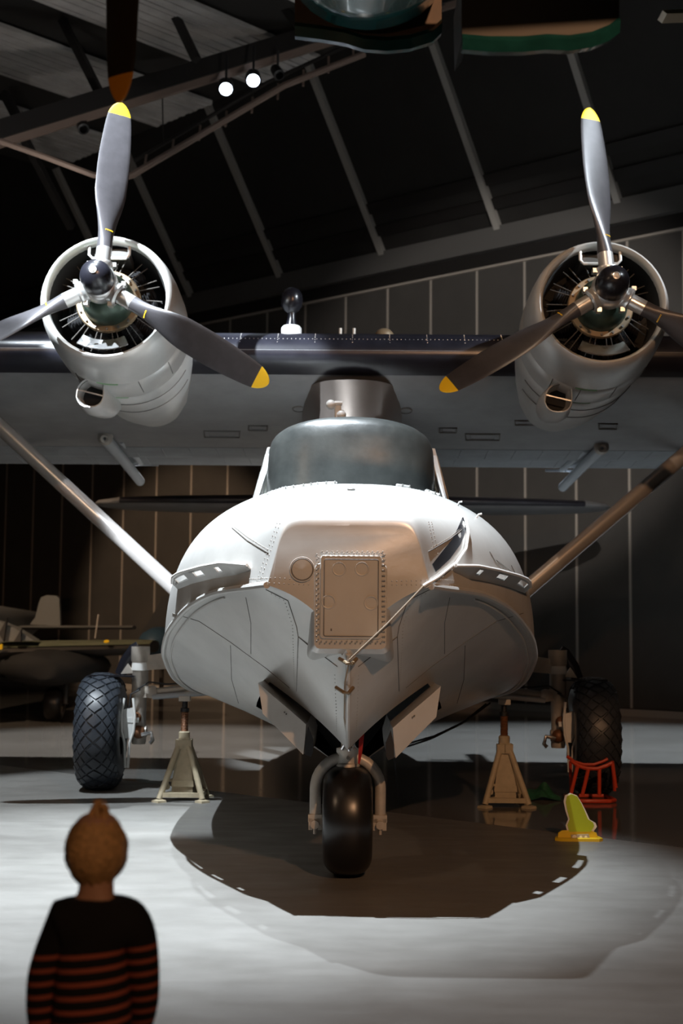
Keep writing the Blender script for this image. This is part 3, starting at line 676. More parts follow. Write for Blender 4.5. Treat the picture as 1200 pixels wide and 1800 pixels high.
CYL = MB().lathe([(0.02, 0)] + [(r_, 0.02+0.012*i) for i in range(14) for r_ in ((0.078,) if i % 2 else (0.060,))] + [(0.05, 0.2), (0.0, 0.205)], (0, 0, 0.24), (0, 0, 1), 12).mesh('cylinder', ['cyl'])
ROD = MB().tube([(0, -0.12, 0.26), (0.01, -0.05, 0.50)], 0.006, 6).mesh('pushrod', ['bg_under'])
def engine(pc, ring_c, angs, scoop, ex):
    c = A(*pc, 12.05)
    rot = Matrix(((1, 0, 0), (0, math.cos(TILT), math.sin(TILT)), (0, -math.sin(TILT), math.cos(TILT)))).to_4x4()   # local y -> EA
    def T(p): return Matrix.Translation(p - V((0, AY, 0))) @ rot
    # nacelle and cowling, lathe along EA
    cc = c + EA*0.30
    cw = MB().lathe([(0.555, 0.10), (0.558, 0.05), (0.570, 0.015), (0.592, 0.0), (0.614, 0.02), (0.636, 0.08), (0.655, 0.20), (0.668, 0.40), (0.672, 0.62)], cc, EA, 56).build('cowling_ring', 'cowl', AC, ang=50)
    MB().lathe([(0.556, 0.095), (0.545, 0.3), (0.53, 0.58)], cc, EA, 48).build('cowling_inner_shade', 'black_matte', cw)  # black inner wall stands in for the shade inside the cowling
    MB().lathe([(0.640, 0.60), (0.670, 0.628), (0.674, 0.8), (0.668, 1.0), (0.655, 1.12)], cc, EA, 56).build('cowling_panel', 'cowl', AC, ang=50)
    nc = MB().lathe([(0.620, 1.08), (0.650, 1.135), (0.64, 1.5), (0.60, 2.0), (0.52, 2.6), (0.38, 3.2), (0.18, 3.8), (0.05, 4.1)], cc, EA, 48).build('nacelle', 'cowl', AC, ang=50)
    for a_ in (-125, -100, -70, -40):
        aa = math.radians(a_); d_ = V((math.cos(aa), 0, 0)) + EU*math.sin(aa)
        MB().tube([cc+d_*0.676+EA*0.64, cc+d_*0.678+EA*0.8, cc+d_*0.672+EA*1.0], 0.004, 5).build('cowl_seam', 'seam', nc)
    for h_, r_ in ((1.4, .648), (1.75, .626)):
        MB().tube([cc + EA*h_ + (V((math.cos(math.radians(a_)), 0, 0)) + EU*math.sin(math.radians(a_)))*r_ for a_ in range(-150, -20, 6)], 0.004, 5).build('nacelle_seam', 'seam', nc)
    for k, (a_, h_) in enumerate(((-96, .62), (-94, 1.12))):
        MB().tube([cc + EA*(h_) + (V((math.cos(math.radians(a_+q)), 0, 0)) + EU*math.sin(math.radians(a_+q)))*(.672 if k == 0 else .652) for q in range(-9, 10, 3)], 0.010, 6).build('green_edge', 'flag_green', nc)
    MB().lathe([(0.0, 0.56), (0.54, 0.56)], cc, EA, 40).build('firewall', 'black_matte', nc)
    # engine
    eng = MB().lathe([(0.001, 0.02), (0.10, 0.02), (0.15, 0.05), (0.20, 0.10), (0.235, 0.18), (0.25, 0.27), (0.25, 0.5)], c + EA*0.12, EA, 32).build('engine', 'crankcase', AC, ang=50)
    MB().lathe([(0.25, 0.30), (0.30, 0.30), (0.31, 0.315), (0.31, 0.34), (0.25, 0.34)], c + EA*0.12, EA, 40).build('engine_flange', 'tan_metal', eng)
    for k in range(16):
        aa = 2*math.pi*k/16; d_ = V((math.cos(aa), 0, 0)) + EU*math.sin(aa)
        MB().lathe([(0.012, 0), (0.012, 0.02), (0, 0.02)], c + EA*0.42 + d_*0.28, -EA, 6).build('flange_bolt', 'seam', eng)
    for k in range(14):
        R_ = Matrix.Rotation(2*math.pi*(k+.5)/14, 4, 'Y')
        inst('cylinder', CYL, eng, T(c + EA*(0.60 if k % 2 else 0.72)) @ R_)
        for s_ in (-1, 1):
            inst('pushrod', ROD, eng, T(c + EA*0.55) @ Matrix.Rotation(2*math.pi*(k+.5)/14 + 0.07*s_, 4, 'Y'))
    # top intake frame, chin plate
    p = c + EA*0.36
    pts = [p + V((x, 0, 0)) + EU*z for x, z in ((-0.19, .55), (-0.19, .44), (-0.16, .405), (0.16, .405), (0.19, .44), (0.19, .55))]
    it = MB().tube(pts, 0.016, 8).build('intake_frame', 'cowl', cw)
    MB().prism([p + V((x, 0, 0)) + EU*z + EA*0.05 for x, z in ((-0.18, .52), (-0.18, .43), (0.18, .43), (0.18, .52))], EA*0.3).build('intake_duct', 'hull_dark', cw)
    ch = []
    for aa in np.linspace(-118, -64, 12):
        d_ = V((math.cos(math.radians(aa)), 0, 0)) + EU*math.sin(math.radians(aa)); ch.append([c + EA*0.33 + d_*0.42, c + EA*0.27 + d_*0.53, c + EA*0.30 + d_*0.53, c + EA*0.36 + d_*0.42])
    MB().loft(ch).build('chin_plate', 'chrome', cw)
    # propeller
    hub = MB().lathe([(0.02, 0.16), (0.13, 0.14), (0.165, 0.07), (0.17, -0.02), (0.165, -0.09), (0.15, -0.11)], c, EA, 30)
    for a_ in angs:
        aa = math.radians(a_); d_ = V((math.sin(aa), 0, 0)) + EU*math.cos(aa)
        hub.lathe([(0.095, 0.10), (0.105, 0.17), (0.115, 0.185), (0.115, 0.205), (0.085, 0.22)], c, d_, 18)
        for s_ in (-1, 1):
            e_ = EU*math.sin(-aa)*s_ + V((math.cos(aa)*s_, 0, 0)); hub.box(c + d_*0.19 + e_*0.115, (0.04, 0.09, 0.04))
    po = hub.build('propeller', 'steel', AC)
    MB().lathe([(0.150, -0.10), (0.152, -0.16), (0.148, -0.22), (0.13, -0.28), (0.095, -0.325), (0.05, -0.35), (0.028, -0.355)], c, EA, 32).build('dome', 'black_gloss', po)
    MB().lathe([(0.034, -0.348), (0.034, -0.362), (0.026, -0.364), (0.022, -0.356), (0.013, -0.356), (0.013, -0.368), (0, -0.368)], c, EA, 18).build('dome_nut', 'steel', po)
    for a_ in angs:
        aa = math.radians(a_)
        bo = inst('blade', BM, po, T(c) @ Matrix.Rotation(aa, 4, 'Y')); inst('stencil', STEN, po, T(c) @ Matrix.Rotation(aa, 4, 'Y'))
        d_ = V((math.sin(aa), 0, 0)) + EU*math.cos(aa); t_ = V((math.cos(aa), 0, 0)) - EU*math.sin(aa)
    # oil cooler scoop
    o = A(*scoop, 12.95)
    def ring(ce, w_, h_, n=20): return [ce + V((w_*math.copysign(abs(math.cos(2*math.pi*k/n))**.8, math.cos(2*math.pi*k/n)), 0, h_*math.copysign(abs(math.sin(2*math.pi*k/n))**.8, math.sin(2*math.pi*k/n)) + (0.04*math.cos(2*math.pi*k/n)*ex if math.sin(2*math.pi*k/n) > 0 else 0))) for k in range(n)]
    so = MB().loft([ring(o+V((0, .25, .0)), .10, .10), ring(o+V((0, .05, 0)), .118, .125), ring(o, .128, .135), ring(o+V((0, -.004, 0)), .137, .146), ring(o+V((0, .02, 0)), .143, .152), ring(o+V((.01*ex, .3, -.01)), .165, .175), ring(o+V((.03*ex, .65, .02)), .16, .175), ring(o+V((.05*ex, 1.1, .12)), .10, .12), ring(o+V((.05*ex, 1.4, .2)), .03, .04)], False, True).build('oil_cooler_scoop', 'cowl', AC, ang=50)
    MB().loft([ring(o+V((0, .012, 0)), .124, .131), ring(o+V((0, .2, 0)), .11, .115)], False, True).build('scoop_inner_shade', 'black_matte', so)  # black inset put in as the shade of the scoop mouth
    MB().prism(ring(o+V((0, .24, 0)), .10, .10), V((0, .02, 0))).build('scoop_core', 'black_matte', so)
    MB().beam(o+V((-.125, .01, .03)), o+V((.125, .01, -.03)), 0.012, 0.012).build('scoop_bar', 'cowl', so)
    return c
mat('flag_green', (0.25, 0.42, 0.22), 0.5)
engine((176, 500), None, (3.5, 121, -117), (158, 690), 1)
engine((1070, 510), None, (-4, 119, -122), (981, 699), 1)
# --- tail
for sg in (1, -1):
    rr_ = []
    for x, l0, ch_, th in ((0, 24.2, 2.3, .42), (1.5, 24.25, 2.2, .38), (3.3, 24.4, 1.9, .32), (4.35, 24.6, 1.5, .24), (4.75, 24.85, 1.1, .14), (4.87, 25.2, .6, .05)):
        R = []
        for k in range(16):
            a_ = 2*math.pi*k/16; R.append(V((sg*x, l0 + ch_/2 - ch_/2*math.cos(a_), 4.03 + th/2*math.sin(a_)*(1.0-0.3*(1-math.cos(a_))/2) - 0.0)))
        rr_.append(R)
    ts = MB().loft(rr_).build('tailplane', 'wing', AC, ang=60)
    bt = []
    for x, l0, ch_, th in ((0, 24.18, 2.3, .43), (1.5, 24.23, 2.2, .39), (3.3, 24.38, 1.9, .33), (4.3, 24.56, 1.5, .26)):
        bt.append([V((sg*x, l0 + ch_/2 - ch_/2*math.cos(a_), 4.03 + th/2*math.sin(a_)*(1.0-0.3*(1-math.cos(a_))/2))) for a_ in np.linspace(-0.35, 0.62, 8)])
    MB().loft(bt, False, False, open_ring=True).build('tail_boot', 'boot', ts, recalc=False)
fin = []
for z, l0, l1, th in ((2.9, 22.6, 27.3, .5), (3.8, 23.2, 27.6, .42), (5.0, 24.4, 27.4, .3), (6.0, 25.3, 26.9, .18), (6.25, 25.7, 26.5, .06)):
    fin.append([V((th/2*math.sin(2*math.pi*k/16), (l0+l1)/2 - (l1-l0)/2*math.cos(2*math.pi*k/16), z)) for k in range(16)])
MB().loft(fin).build('tail_fin', 'wing', AC, ang=60)
# --- nose wheel bay, doors, nose gear
MB().add([V((x, y, z)) for x, y, z in ((-.36, 8.85, 1.7), (.36, 8.85, 1.7), (.52, 10.9, 1.7), (-.52, 10.9, 1.7), (-.52, 10.9, 1.25), (0, 10.4, .64), (.52, 10.9, 1.25), (-.36, 8.85, 1.45), (.36, 8.85, 1.45))], [(0, 1, 2, 3), (2, 3, 4, 5, 6), (0, 3, 4, 7), (1, 2, 6, 8)]).build('wheel_bay', 'black_matte', hb, recalc=False)
for mir in (1, -1):
    px = lambda x: x if mir == 1 else 1228-x
    dy = 0 if mir == 1 else 6
    fr0 = [A(px(x), y+dy, 9.15) for x, y in ((454, 1200), (479, 1222), (512, 1250), (538, 1273), (536, 1302), (533, 1326), (500, 1292), (462, 1254))]
    bk0 = [p.copy() for p in fr0]
    mid = [V((p.x, 9.18, p.z)) for p in fr0]
    sg = -1 if mir == 1 else 1
    inner = [A(px(x), y+dy, 9.15) for x, y in ((456, 1200), (480, 1221), (513, 1249), (540, 1271), (549, 1300), (546, 1330), (520, 1312), (480, 1272))]
    def sh(P, yv, k): c_ = sum(P, V((0, 0, 0)))/len(P); return [V((p.x, yv, p.z)) for p in P]
    dr = MB().loft([sh(fr0, 9.12, 1), sh(fr0, 9.2, 1), sh(inner, 9.35, 1), sh(inner, 10.45, 1)]).build('bay_door', 'hull', AC, ang=30)
    Q = [A(px(x), y+dy, 9.115) for x, y in ((536, 1302), (541, 1278), (550, 1300), (550, 1322), (546, 1331), (535, 1326))]
    MB().prism(Q, V((0, .05, 0))).build('door_seal', 'cable', dr)
    for x, y in ((503, 1255), (500, 1252)):
        MB().lathe([(0.006, 0), (0.006, .004), (0, .004)], A(px(x), y+dy, 9.115), (0, -1, 0), 8).build('door_screw', 'seam', dr)
# fork
NW = V((0, 9.55, 0.385))
def apx(x, y, d=9.5): return A(x, y, d)
c0 = apx(611, 1370); rx = (apx(668, 1400).x - apx(554, 1400).x)/2; cx_ = (apx(668, 1400).x + apx(554, 1400).x)/2
zt_ = apx(611, 1330).z; zs = apx(611, 1385).z; zb = apx(611, 1440).z
fk = [V((cx_-rx, 9.5, zb)), V((cx_-rx, 9.5, zs))] + [V((cx_-rx*math.cos(a_), 9.5, zs + (zt_-zs)*math.sin(a_))) for a_ in np.linspace(0.12, math.pi-0.12, 15)] + [V((cx_+rx, 9.5, zs)), V((cx_+rx, 9.5, zb))]
fo = MB().tube(fk, 0.040, 14).build('nose_fork', 'gear', AC, ang=60)
NX = cx_
MB().lathe([(0.07, -0.09), (0.085, -0.07), (0.082, -0.045), (0.07, -0.035), (0.066, 0.02), (0.082, 0.045), (0.082, 0.07), (0.05, 0.08), (0.045, 0.6)], V((NX, 9.48, zt_-.01)), (0, 0.12, 1), 20).build('fork_collar', 'gear', fo)
MB().lathe([(0.012, 0), (0.012, .01), (0, .01)], V((NX, 9.405, zt_)), (0, -1, 0), 10).build('collar_bolt', 'seam', fo)
MB().tube([V((NX-0.04, 9.42, zt_+.06)), V((NX-.02, 9.39, zt_+.1)), V((NX+.03, 9.39, zt_+.1)), V((NX+.05, 9.42, zt_+.06))], 0.014, 8).tube([V((NX-.02, 9.38, zt_+.12)), V((NX+.01, 9.38, zt_+.05))], 0.012, 8).build('tow_shackle', 'chrome', fo)
for sg in (-1, 1):
    cl = V((NX+sg*rx, 9.5, zb-0.02))
    MB().box(cl+V((0, 0, 0.03)), (0.095, 0.09, 0.05)).box(cl+V((sg*.03, 0, -0.01)), (0.028, 0.09, 0.08)).box(cl+V((-sg*.035, 0, -0.01)), (0.028, 0.09, 0.08)).lathe([(0.022, -0.07), (0.022, 0.0), (0.03, .0), (0.03, .03), (0, .03)], cl+V((0, -.05, -0.01)), (0, -1, 0), 10).tube([cl+V((0, -.06, -.01)), cl+V((0, -.06, -.075))], 0.011, 8).build('axle_clamp', 'gear', fo)
    MB().tube([cl+V((-sg*.04, 0, 0)), cl+V((-sg*.14, 0, 0))], 0.03, 12).build('axle_end', 'tan_metal', fo)
def tire_profile(R, hw, h, n=2.4, m=24):
    P = []
    for i in range(m+1):
        a_ = math.radians(-118 + 236*i/m); c_, s_ = math.cos(a_), math.sin(a_)
        P.append((R - h + h*math.copysign(abs(c_)**(2/n), c_), hw*math.copysign(abs(s_)**(2/n), s_)))
    return P
NWc = V((NX, 9.5, 0.385))
MB().lathe(tire_profile(0.385, 0.172, 0.15), NWc, (1, 0, 0), 48).build('nose_tire', 'rubber_smooth', AC, ang=60)
MB().lathe([(0.0, -0.10), (0.10, -0.10), (0.18, -0.125), (0.235, -0.150), (0.245, -0.158), (0.245, -0.11), (0.2, -.05), (0.2, .05), (0.245, .11), (0.245, .158), (0.235, .150), (0.18, .125), (0.10, .10), (0.0, .10)], NWc, (1, 0, 0), 36).build('nose_rim', 'steel', AC)
MB().add([A(x, y, 9.33) for x, y in ((632, 1283), (641, 1283), (636, 1325), (632, 1343), (629, 1342), (630, 1318))], [(0, 1, 2, 3, 4, 5)]).prism([A(x, y, 9.33) for x, y in ((632, 1283), (641, 1283), (636, 1325), (632, 1343), (629, 1342), (630, 1318))], V((0, .004, 0))).build('red_ribbon', 'ribbon', AC, recalc=False)
# --- main gear
TR, TW, THh = 0.605, 0.235, 0.235
tp = tire_profile(TR, TW, THh, 2.5, 28)
TM = MB().lathe(tp, (0, 0, 0), (1, 0, 0), 64).mesh('main_tire', ['rubber'], ang=60)
def tsurf(th, ph, h=0.0):
    n = 2.5; c_, s_ = math.cos(ph), math.sin(ph)
    r = TR - THh + (THh+h)*math.copysign(abs(c_)**(2/n), c_); x = (TW+h)*math.copysign(abs(s_)**(2/n), s_)
    return V((x, -r*math.cos(th), r*math.sin(th)))
NTH = 26; DT = math.pi/NTH
PH = [0.0, 0.26, 0.50, 0.72, 0.94, 1.16]
def ph_at(j): s_ = 1 if j >= 0 else -1; j = abs(j); return s_*(PH[j] if j < len(PH) else PH[-1])
ROWS = {}
for j in range(-4, 5):
    def corner(k, sh_, h):
        dj, dt = ((0, 1), (1, 0), (0, -1), (-1, 0))[k]; ph0 = ph_at(j)
        ph = ph0 + (ph_at(j+dj) - ph0)*sh_ if dj else ph0
        return tsurf(dt*DT*sh_, ph, h)
    m = MB(); b_ = [corner(k, 0.90, -0.004) for k in range(4)]; t_ = [corner(k, 0.77, 0.016) for k in range(4)]
    mid_ = tsurf(0, ph_at(j), 0.018)
    m.add(b_ + t_ + [mid_], [(k, (k+1) % 4, 4+(k+1) % 4, 4+k) for k in range(4)] + [(4+k, 4+(k+1) % 4, 8) for k in range(4)])
    ROWS[j] = m.mesh('tread_block', ['rubber'], ang=25)
def main_gear(sg, pc, yaw):
    c = A(*pc, 14.35); c = V((c.x, 14.35, 0.60))
    o = inst('main_tire', TM, AC, Matrix.Translation(c - V((0, AY, 0))) @ Matrix.Rotation(yaw, 4, 'Z'))
    for j, me in ROWS.items():
        for k in range(NTH):
            inst('tread_block', me, o, Matrix.Rotation((2*k + (j % 2))*DT, 4, 'X'))
    Mr = Matrix.Rotation(yaw, 3, 'Z'); ax = Mr @ V((-sg, 0, 0))    # towards the hull
    rim = MB().lathe([(0.0, 0.02), (0.12, 0.03), (0.2, 0.08), (0.30, 0.14), (0.33, 0.19), (0.345, 0.20), (0.345, 0.15), (0.345, -.15), (0.345, -0.20), (0.3, -.15), (0.0, -0.1)], c, ax, 40).build('main_rim', 'steel', AC)
    for k in range(8):
        a_ = 2*math.pi*k/8; MB().lathe([(0.018, 0), (0.018, .02), (0, .02)], c + ax*0.085 + V((0, .2*math.cos(a_), .2*math.sin(a_))), ax, 8).build('rim_bolt', 'gear', rim)
    lx = A(246 if sg < 0 else 980, 1200, 14.35).x
    leg = MB().lathe([(0.10, 0.95), (0.10, 0.80), (0.088, 0.78), (0.088, 0.45), (0.075, 0.43), (0.072, 0.1), (0.078, -0.05), (0.07, -0.08), (0.0, -.08)], V((lx, 14.35, 0.55)), (0, 0, 1), 20).build('oleo_leg', 'gear', AC)
    z1 = A(250, 1150, 14.35).z
    MB().lathe([(0.0, 0.0), (0.075, 0.0), (0.085, -0.03), (0.095, -.15), (0.095, -0.17)], V((lx-sg*0.0, 14.35, z1)), (0, 0, 1), 16).build('leg_cap', 'gear_white', leg)
    # upper trunnion arm to hull
    MB().prism([V((lx-sg*.02, 14.3, z1-.02)), V((-sg*-1.45, 14.3, z1+.10)), V((sg*1.45, 14.3, z1-.12)), V((lx-sg*.02, 14.3, z1-.17))], V((0, .16, 0))).build('trunnion_arm', 'gear', leg)
    zl = A(265, 1216, 14.35).z
    MB().lathe([(0.05, -.07), (0.065, -.06), (0.065, .06), (0.05, .07)], V((lx-sg*.13, 14.33, zl)), (0, 1, 0), 14, True).box(V((lx-sg*.08, 14.35, zl)), (.14, .12, .12)).build('knee_joint', 'gear', leg)
    MB().tube([V((lx-sg*.15, 14.33, zl)), V((sg*1.2, 14.2, zl+.12))], 0.04, 10).build('side_strut', 'gear', leg)
    MB().tube([V((lx-sg*.15, 14.28, zl-.05)), V((sg*1.2, 14.1, zl+.03))], 0.03, 10).build('side_strut', 'pipe', leg)
    # fairing plate and bracket over the tyre
    MB().prism([V((lx+sg*.04, 14.2, z1-.24)), V((c.x+sg*.12, 14.15, z1-.235)), V((c.x+sg*.12, 14.6, z1-.235)), V((lx+sg*.04, 14.6, z1-.24))], V((0, 0, .018))).build('fairing_plate', 'black_gloss', leg)
    MB().prism([V((lx+sg*.06, 14.3, z1-.2)), V((lx+sg*.20, 14.3, z1-.21)), V((lx+sg*.13, 14.3, z1-.10))], V((0, .06, 0))).build('fairing_gusset', 'gear', leg)
    MB().tube([V((lx+sg*.22, 14.4, z1-.22)), V((lx+sg*.17, 14.4, z1-.08)), V((lx+sg*.08, 14.4, z1+.05)), V((lx+sg*.03, 14.4, z1+.08))], 0.028, 8, flat=2.2).build('curved_bracket', 'black_gloss', leg)
    # axle, brake casting and hoses
    MB().tube([V((lx-sg*.08, 14.35, 0.60)), V((c.x, 14.35, 0.60))], 0.06, 12).build('axle', 'gear', leg)
    bz_ = 0.60
    bx_ = lx + sg*0.09
    MB().prism([V((bx_-.05, 14.18, bz_+.24)), V((bx_+.05, 14.18, bz_+.26)), V((bx_+.06, 14.18, bz_+.05)), V((bx_+.03, 14.18, bz_-.06)), V((bx_-.03, 14.18, bz_-.06)), V((bx_-.06, 14.18, bz_+.08))], V((0, .12, 0))).box(V((bx_, 14.2, bz_+.13)), (.22, .05, .05)).build('brake_casting', 'gear_white', leg)
    for k, s2 in enumerate((-.04, .05)):
        MB().tube([V((bx_+s2, 14.16, bz_+.36)), V((bx_+s2*1.6, 14.12, bz_+.18)), V((bx_+s2*1.4, 14.12, bz_+.02)), V((bx_+s2*.6, 14.12, bz_-.1)), V((bx_+s2*.3, 14.14, bz_-.36))], 0.013, 8).build('brake_pipe', 'gear_white', leg)
    MB().tube([V((lx-sg*.02, 14.24, zl+.03)), V((lx+sg*.07, 14.2, zl-.02)), V((lx+sg*.09, 14.2, zl-.2)), V((lx+sg*.07, 14.18, bz_+.3))], 0.010, 6).build('brake_hose', 'cable', leg)
    MB().tube([V((lx+sg*.02, 14.24, zl+.02)), V((lx-sg*.12, 14.2, zl+.11)), V((lx-sg*.3, 14.2, zl+.09)), V((lx-sg*.5, 14.2, zl+.1))], 0.009, 6).build('brake_hose', 'cable', leg)
    MB().tube([V((lx-sg*.05, 14.2, bz_-.02)), V((lx-sg*.15, 14.2, bz_)), V((lx-sg*.17, 14.2, bz_-.08)), V((lx-sg*.14, 14.2, bz_-.11))], 0.022, 8).build('tie_down', 'chrome', leg)
    MB().sphere(V((lx-sg*.01, 14.27, bz_+.0)), 0.07, 10, 8).sphere(V((lx+sg*.02, 14.26, bz_+.15)), 0.06, 10, 8).build('leg_foot', 'screw', leg)
main_gear(-1, (178, 1280), math.radians(3))
main_gear(1, (1042, 1290), math.radians(-2))
# ================================================================== THINGS ON THE FLOOR
def jack(foot_px, top_px, d, label):
    b = at_y(*foot_px, d); b.z = 0; tp_ = at_y(*top_px, d); zt2 = tp_.z
    t = thing('jack_stand', label, 'jack', (b.x, b.y, 0), 'jack stands under the hull')
    H_ = 0.57
    for a_ in (200, 290, 20):
        f_ = V((0.30*math.cos(math.radians(a_+25)), 0.30*math.sin(math.radians(a_+25)), 0.0)) + b
        u_ = b + (f_-b)*0.18 + V((0, 0, H_))
        MB().tube([f_+V((0, 0, .03)), u_], 0.030, 10).build('leg', 'jack', t)
        MB().lathe([(0.0, 0.0), (0.075, 0.0), (0.07, 0.02), (0.03, 0.03)], f_, (0, 0, 1), 4).build('foot_pad', 'jack', t)
        MB().box(u_+V((0, 0, -.02)), (.08, .08, .09)).build('leg_bracket', 'jack', t)
    fs = [V((0.285*math.cos(math.radians(a_+25)), 0.285*math.sin(math.radians(a_+25)), 0.07)) + b for a_ in (200, 290, 20)]
    for i in range(3): MB().beam(fs[i], fs[(i+1) % 3], 0.035, 0.045).build('cross_bar', 'jack', t)
    def sq(w_, z, e=0): return [b+V((x*w_, y*w_, z)) for x, y in ((-1, -1), (1, -1), (1, 1), (-1, 1))]
    MB().loft([sq(.105, .04), sq(.10, .22), sq(.05, .54), sq(.05, .61)]).build('body', 'jack', t)
    MB().loft([sq(.112, .14), sq(.108, .20)]).build('pump_band', 'jack', t)
    MB().tube([b+V((-.10, -.08, .2)), b+V((-.15, -.1, .2)), b+V((-.15, -.1, .15))], 0.018, 8).lathe([(.03, -.015), (.03, .015)], b+V((-.15, -.1, .14)), (0, 1, 0), 12, True).build('pump_valve', 'jack', t)
    MB().lathe([(0.056, .60), (0.056, .665), (0.045, .675)], b, (0, 0, 1), 14, True).build('collar', 'jack', t)
    hs = zt2 - 0.04; prof = []
    z = .665
    while z < min(.86, hs-.06): prof += [(0.040, z), (0.033, z+.008)]; z += .016
    MB().lathe([(0.036, .64)] + prof + [(0.034, z)], b, (0, 0, 1), 14).build('screw', 'screw', t)
    MB().lathe([(0.044, z-.005), (0.044, z+.03), (0.028, z+.035), (0.028, hs), (0.05, hs), (0.05, hs+.03), (0, hs+.03)], b, (0, 0, 1), 14).build('ram', 'cable', t)
    MB().box(V((b.x, b.y-.02, hs+.03)), (.11, .1, .05)).build('saddle', 'gear', t)
jack((322, 1396), (330, 1226), 13.5, 'beige tripod jack stand beside the tyre with diamond tread lit')
jack((886, 1404), (893, 1232), 13.3, 'beige tripod jack stand beside the crumpled green sheet')
# red tubular chock
b = at_z(1042, 1398, 0)
ck = thing('wheel_chock', 'red tubular steel wheel chock in front of the shadowed tyre', 'chock', (b.x, 13.5, 0))
def K(px, py, d): return at_y(px, py, d)
dk = 13.5
topc = [K(x, y, dk+.02) for x, y in ((1002, 1336), (1015, 1346), (1032, 1351), (1050, 1351), (1065, 1346), (1075, 1341))]
MB().tube(topc, 0.020, 8).build('top_rail', 'chock_red', ck)
backt = [p+V((0.0, .20, 0.02)) for p in topc]; MB().tube(backt, 0.016, 8).build('top_rail', 'chock_red', ck)
for (x0, y0), (x1, y1) in (((1015, 1346), (1003, 1396)), ((1034, 1351), (1023, 1398)), ((1053, 1351), (1053, 1398)), ((1076, 1341), (1082, 1385))):
    MB().tube([K(x0, y0, dk+.02), K(x1, y1, dk)], 0.019, 8).build('upright', 'chock_red', ck)
for x0, x1 in ((1002, 1003), (1076, 1080)):
    MB().tube([K(x0, 1338, dk+.22), K(x1, 1390, dk+.3)], 0.016, 8).build('upright', 'chock_red', ck)
bot_ = [V((K(x, y, dk).x, dk+dy_, 0.022)) for x, y, dy_ in ((1000, 1390, .06), (1010, 1397, 0), (1030, 1400, -.02), (1050, 1400, -.02), (1072, 1396, 0), (1083, 1386, .08))]
MB().tube(bot_, 0.022, 8).build('base_rail', 'chock_red', ck)
MB().tube([bot_[0], bot_[0]+V((.02, .35, 0)), bot_[-1]+V((-.02, .35, 0)), bot_[-1]], 0.02, 8).build('base_rail', 'chock_red', ck)
# crumpled green sheet
b = at_z(953, 1408, 0); m = MB(); N = 14
P = [[None]*(N+1) for _ in range(N+1)]
for i in range(N+1):
    for j in range(N+1):
        u, v_ = i/N*2-1, j/N*2-1; r = math.hypot(u, v_)
        h = max(0, 1-r*0.8)*0.18*(0.7+0.5*math.sin(5*u+2*v_)*math.cos(4*v_-u)) + 0.006
        P[i][j] = b + V((u*0.21*(1+.1*math.sin(3*v_)), v_*0.16 + .15, max(0.005, h)))
for i in range(N):
    for j in range(N): m.add([P[i][j], P[i+1][j], P[i+1][j+1], P[i][j+1]], [(0, 1, 2, 3)])
weld(m).build('green_sheet', 'tarp', None, 'crumpled dark green plastic sheet lying beside the jack stand', 'sheet', org=V((b.x, b.y+.15, 0)))
# small cut-out standee (plain)
b = at_z(1016, 1477, 0); sd = b.y
st = thing('standee', 'small lime green cut-out board on a yellow base standing on the floor', 'standee', (b.x, b.y, 0))
def Spt(x, y, d=0.0): p = at_y(x, y, sd); return V((p.x, sd+d, p.z))
MB().prism([V((Spt(x, 1477).x, sd+dy_, 0)) for x, dy_ in ((974, -.03), (985, -.07), (1010, -.075), (1030, -.07), (1050, -.075), (1058, -.03), (1055, .08), (980, .08))], V((0, 0, .022))).build('base', ['board_yellow'], st)
hump = [Spt(x, y, 0.0) for x, y in ((980, 1474), (981, 1464), (988, 1460), (1010, 1459), (1038, 1460), (1048, 1464), (1051, 1474))]
MB().prism(hump, V((0, .02, 0))).build('hump_board', 'board_yellow', st)
outl = [(1000, 1462), (997, 1450), (1001, 1440), (997, 1426), (994, 1410), (996, 1400), (1004, 1396), (1014, 1400), (1021, 1412), (1027, 1425), (1033, 1440), (1042, 1446), (1044, 1452), (1038, 1462)]
cx2 = sum(p[0] for p in outl)/len(outl); cy2 = sum(p[1] for p in outl)/len(outl)
MB().prism([Spt(cx2+(x-cx2)*1.17, cy2+(y-cy2)*1.05, .004) for x, y in outl], V((0, .012, 0))).build('white_backing', 'board_white', st)
MB().prism([Spt(x, y, -.002) for x, y in outl], V((0, .006, 0))).build('green_face', 'board_green', st)
pq = [Spt(x, y, -.012) for x, y in ((1003, 1467), (1034, 1466), (1037, 1475), (1004, 1476))]
po_ = MB().prism(pq, V((0, .01, 0))).build('plaque', 'plaque', st)
for i, x in enumerate((1009, 1020, 1029)):
    MB().lathe([(.018 if i == 0 else .012, 0), (0, 0.001)], Spt(x, 1471, -.0125), (0, -1, 0), 12).build('plaque_mark', 'board_white', po_)
# black cables from hull to floor
for i, (k, off) in enumerate(((0, 0), (1, 6))):
    p0 = A(878-off*1.2, 1236+off*.3, 13.2); p3 = at_z(690, 1312+k*4, 0.015)
    P = [p0, A(835-off, 1268+off*.6, 12.9), A(780-off, 1294+off*.8, 12.7), A(735, 1307+off*.8, 12.9), p3, p3+V((-.5, .2, 0))]
    MB().tube(P, 0.009, 6).build('power_cable', 'cable', None, 'thin black cable sagging from the hull to the floor', 'cable', 'black cables hanging under the hull', org=V(p3))
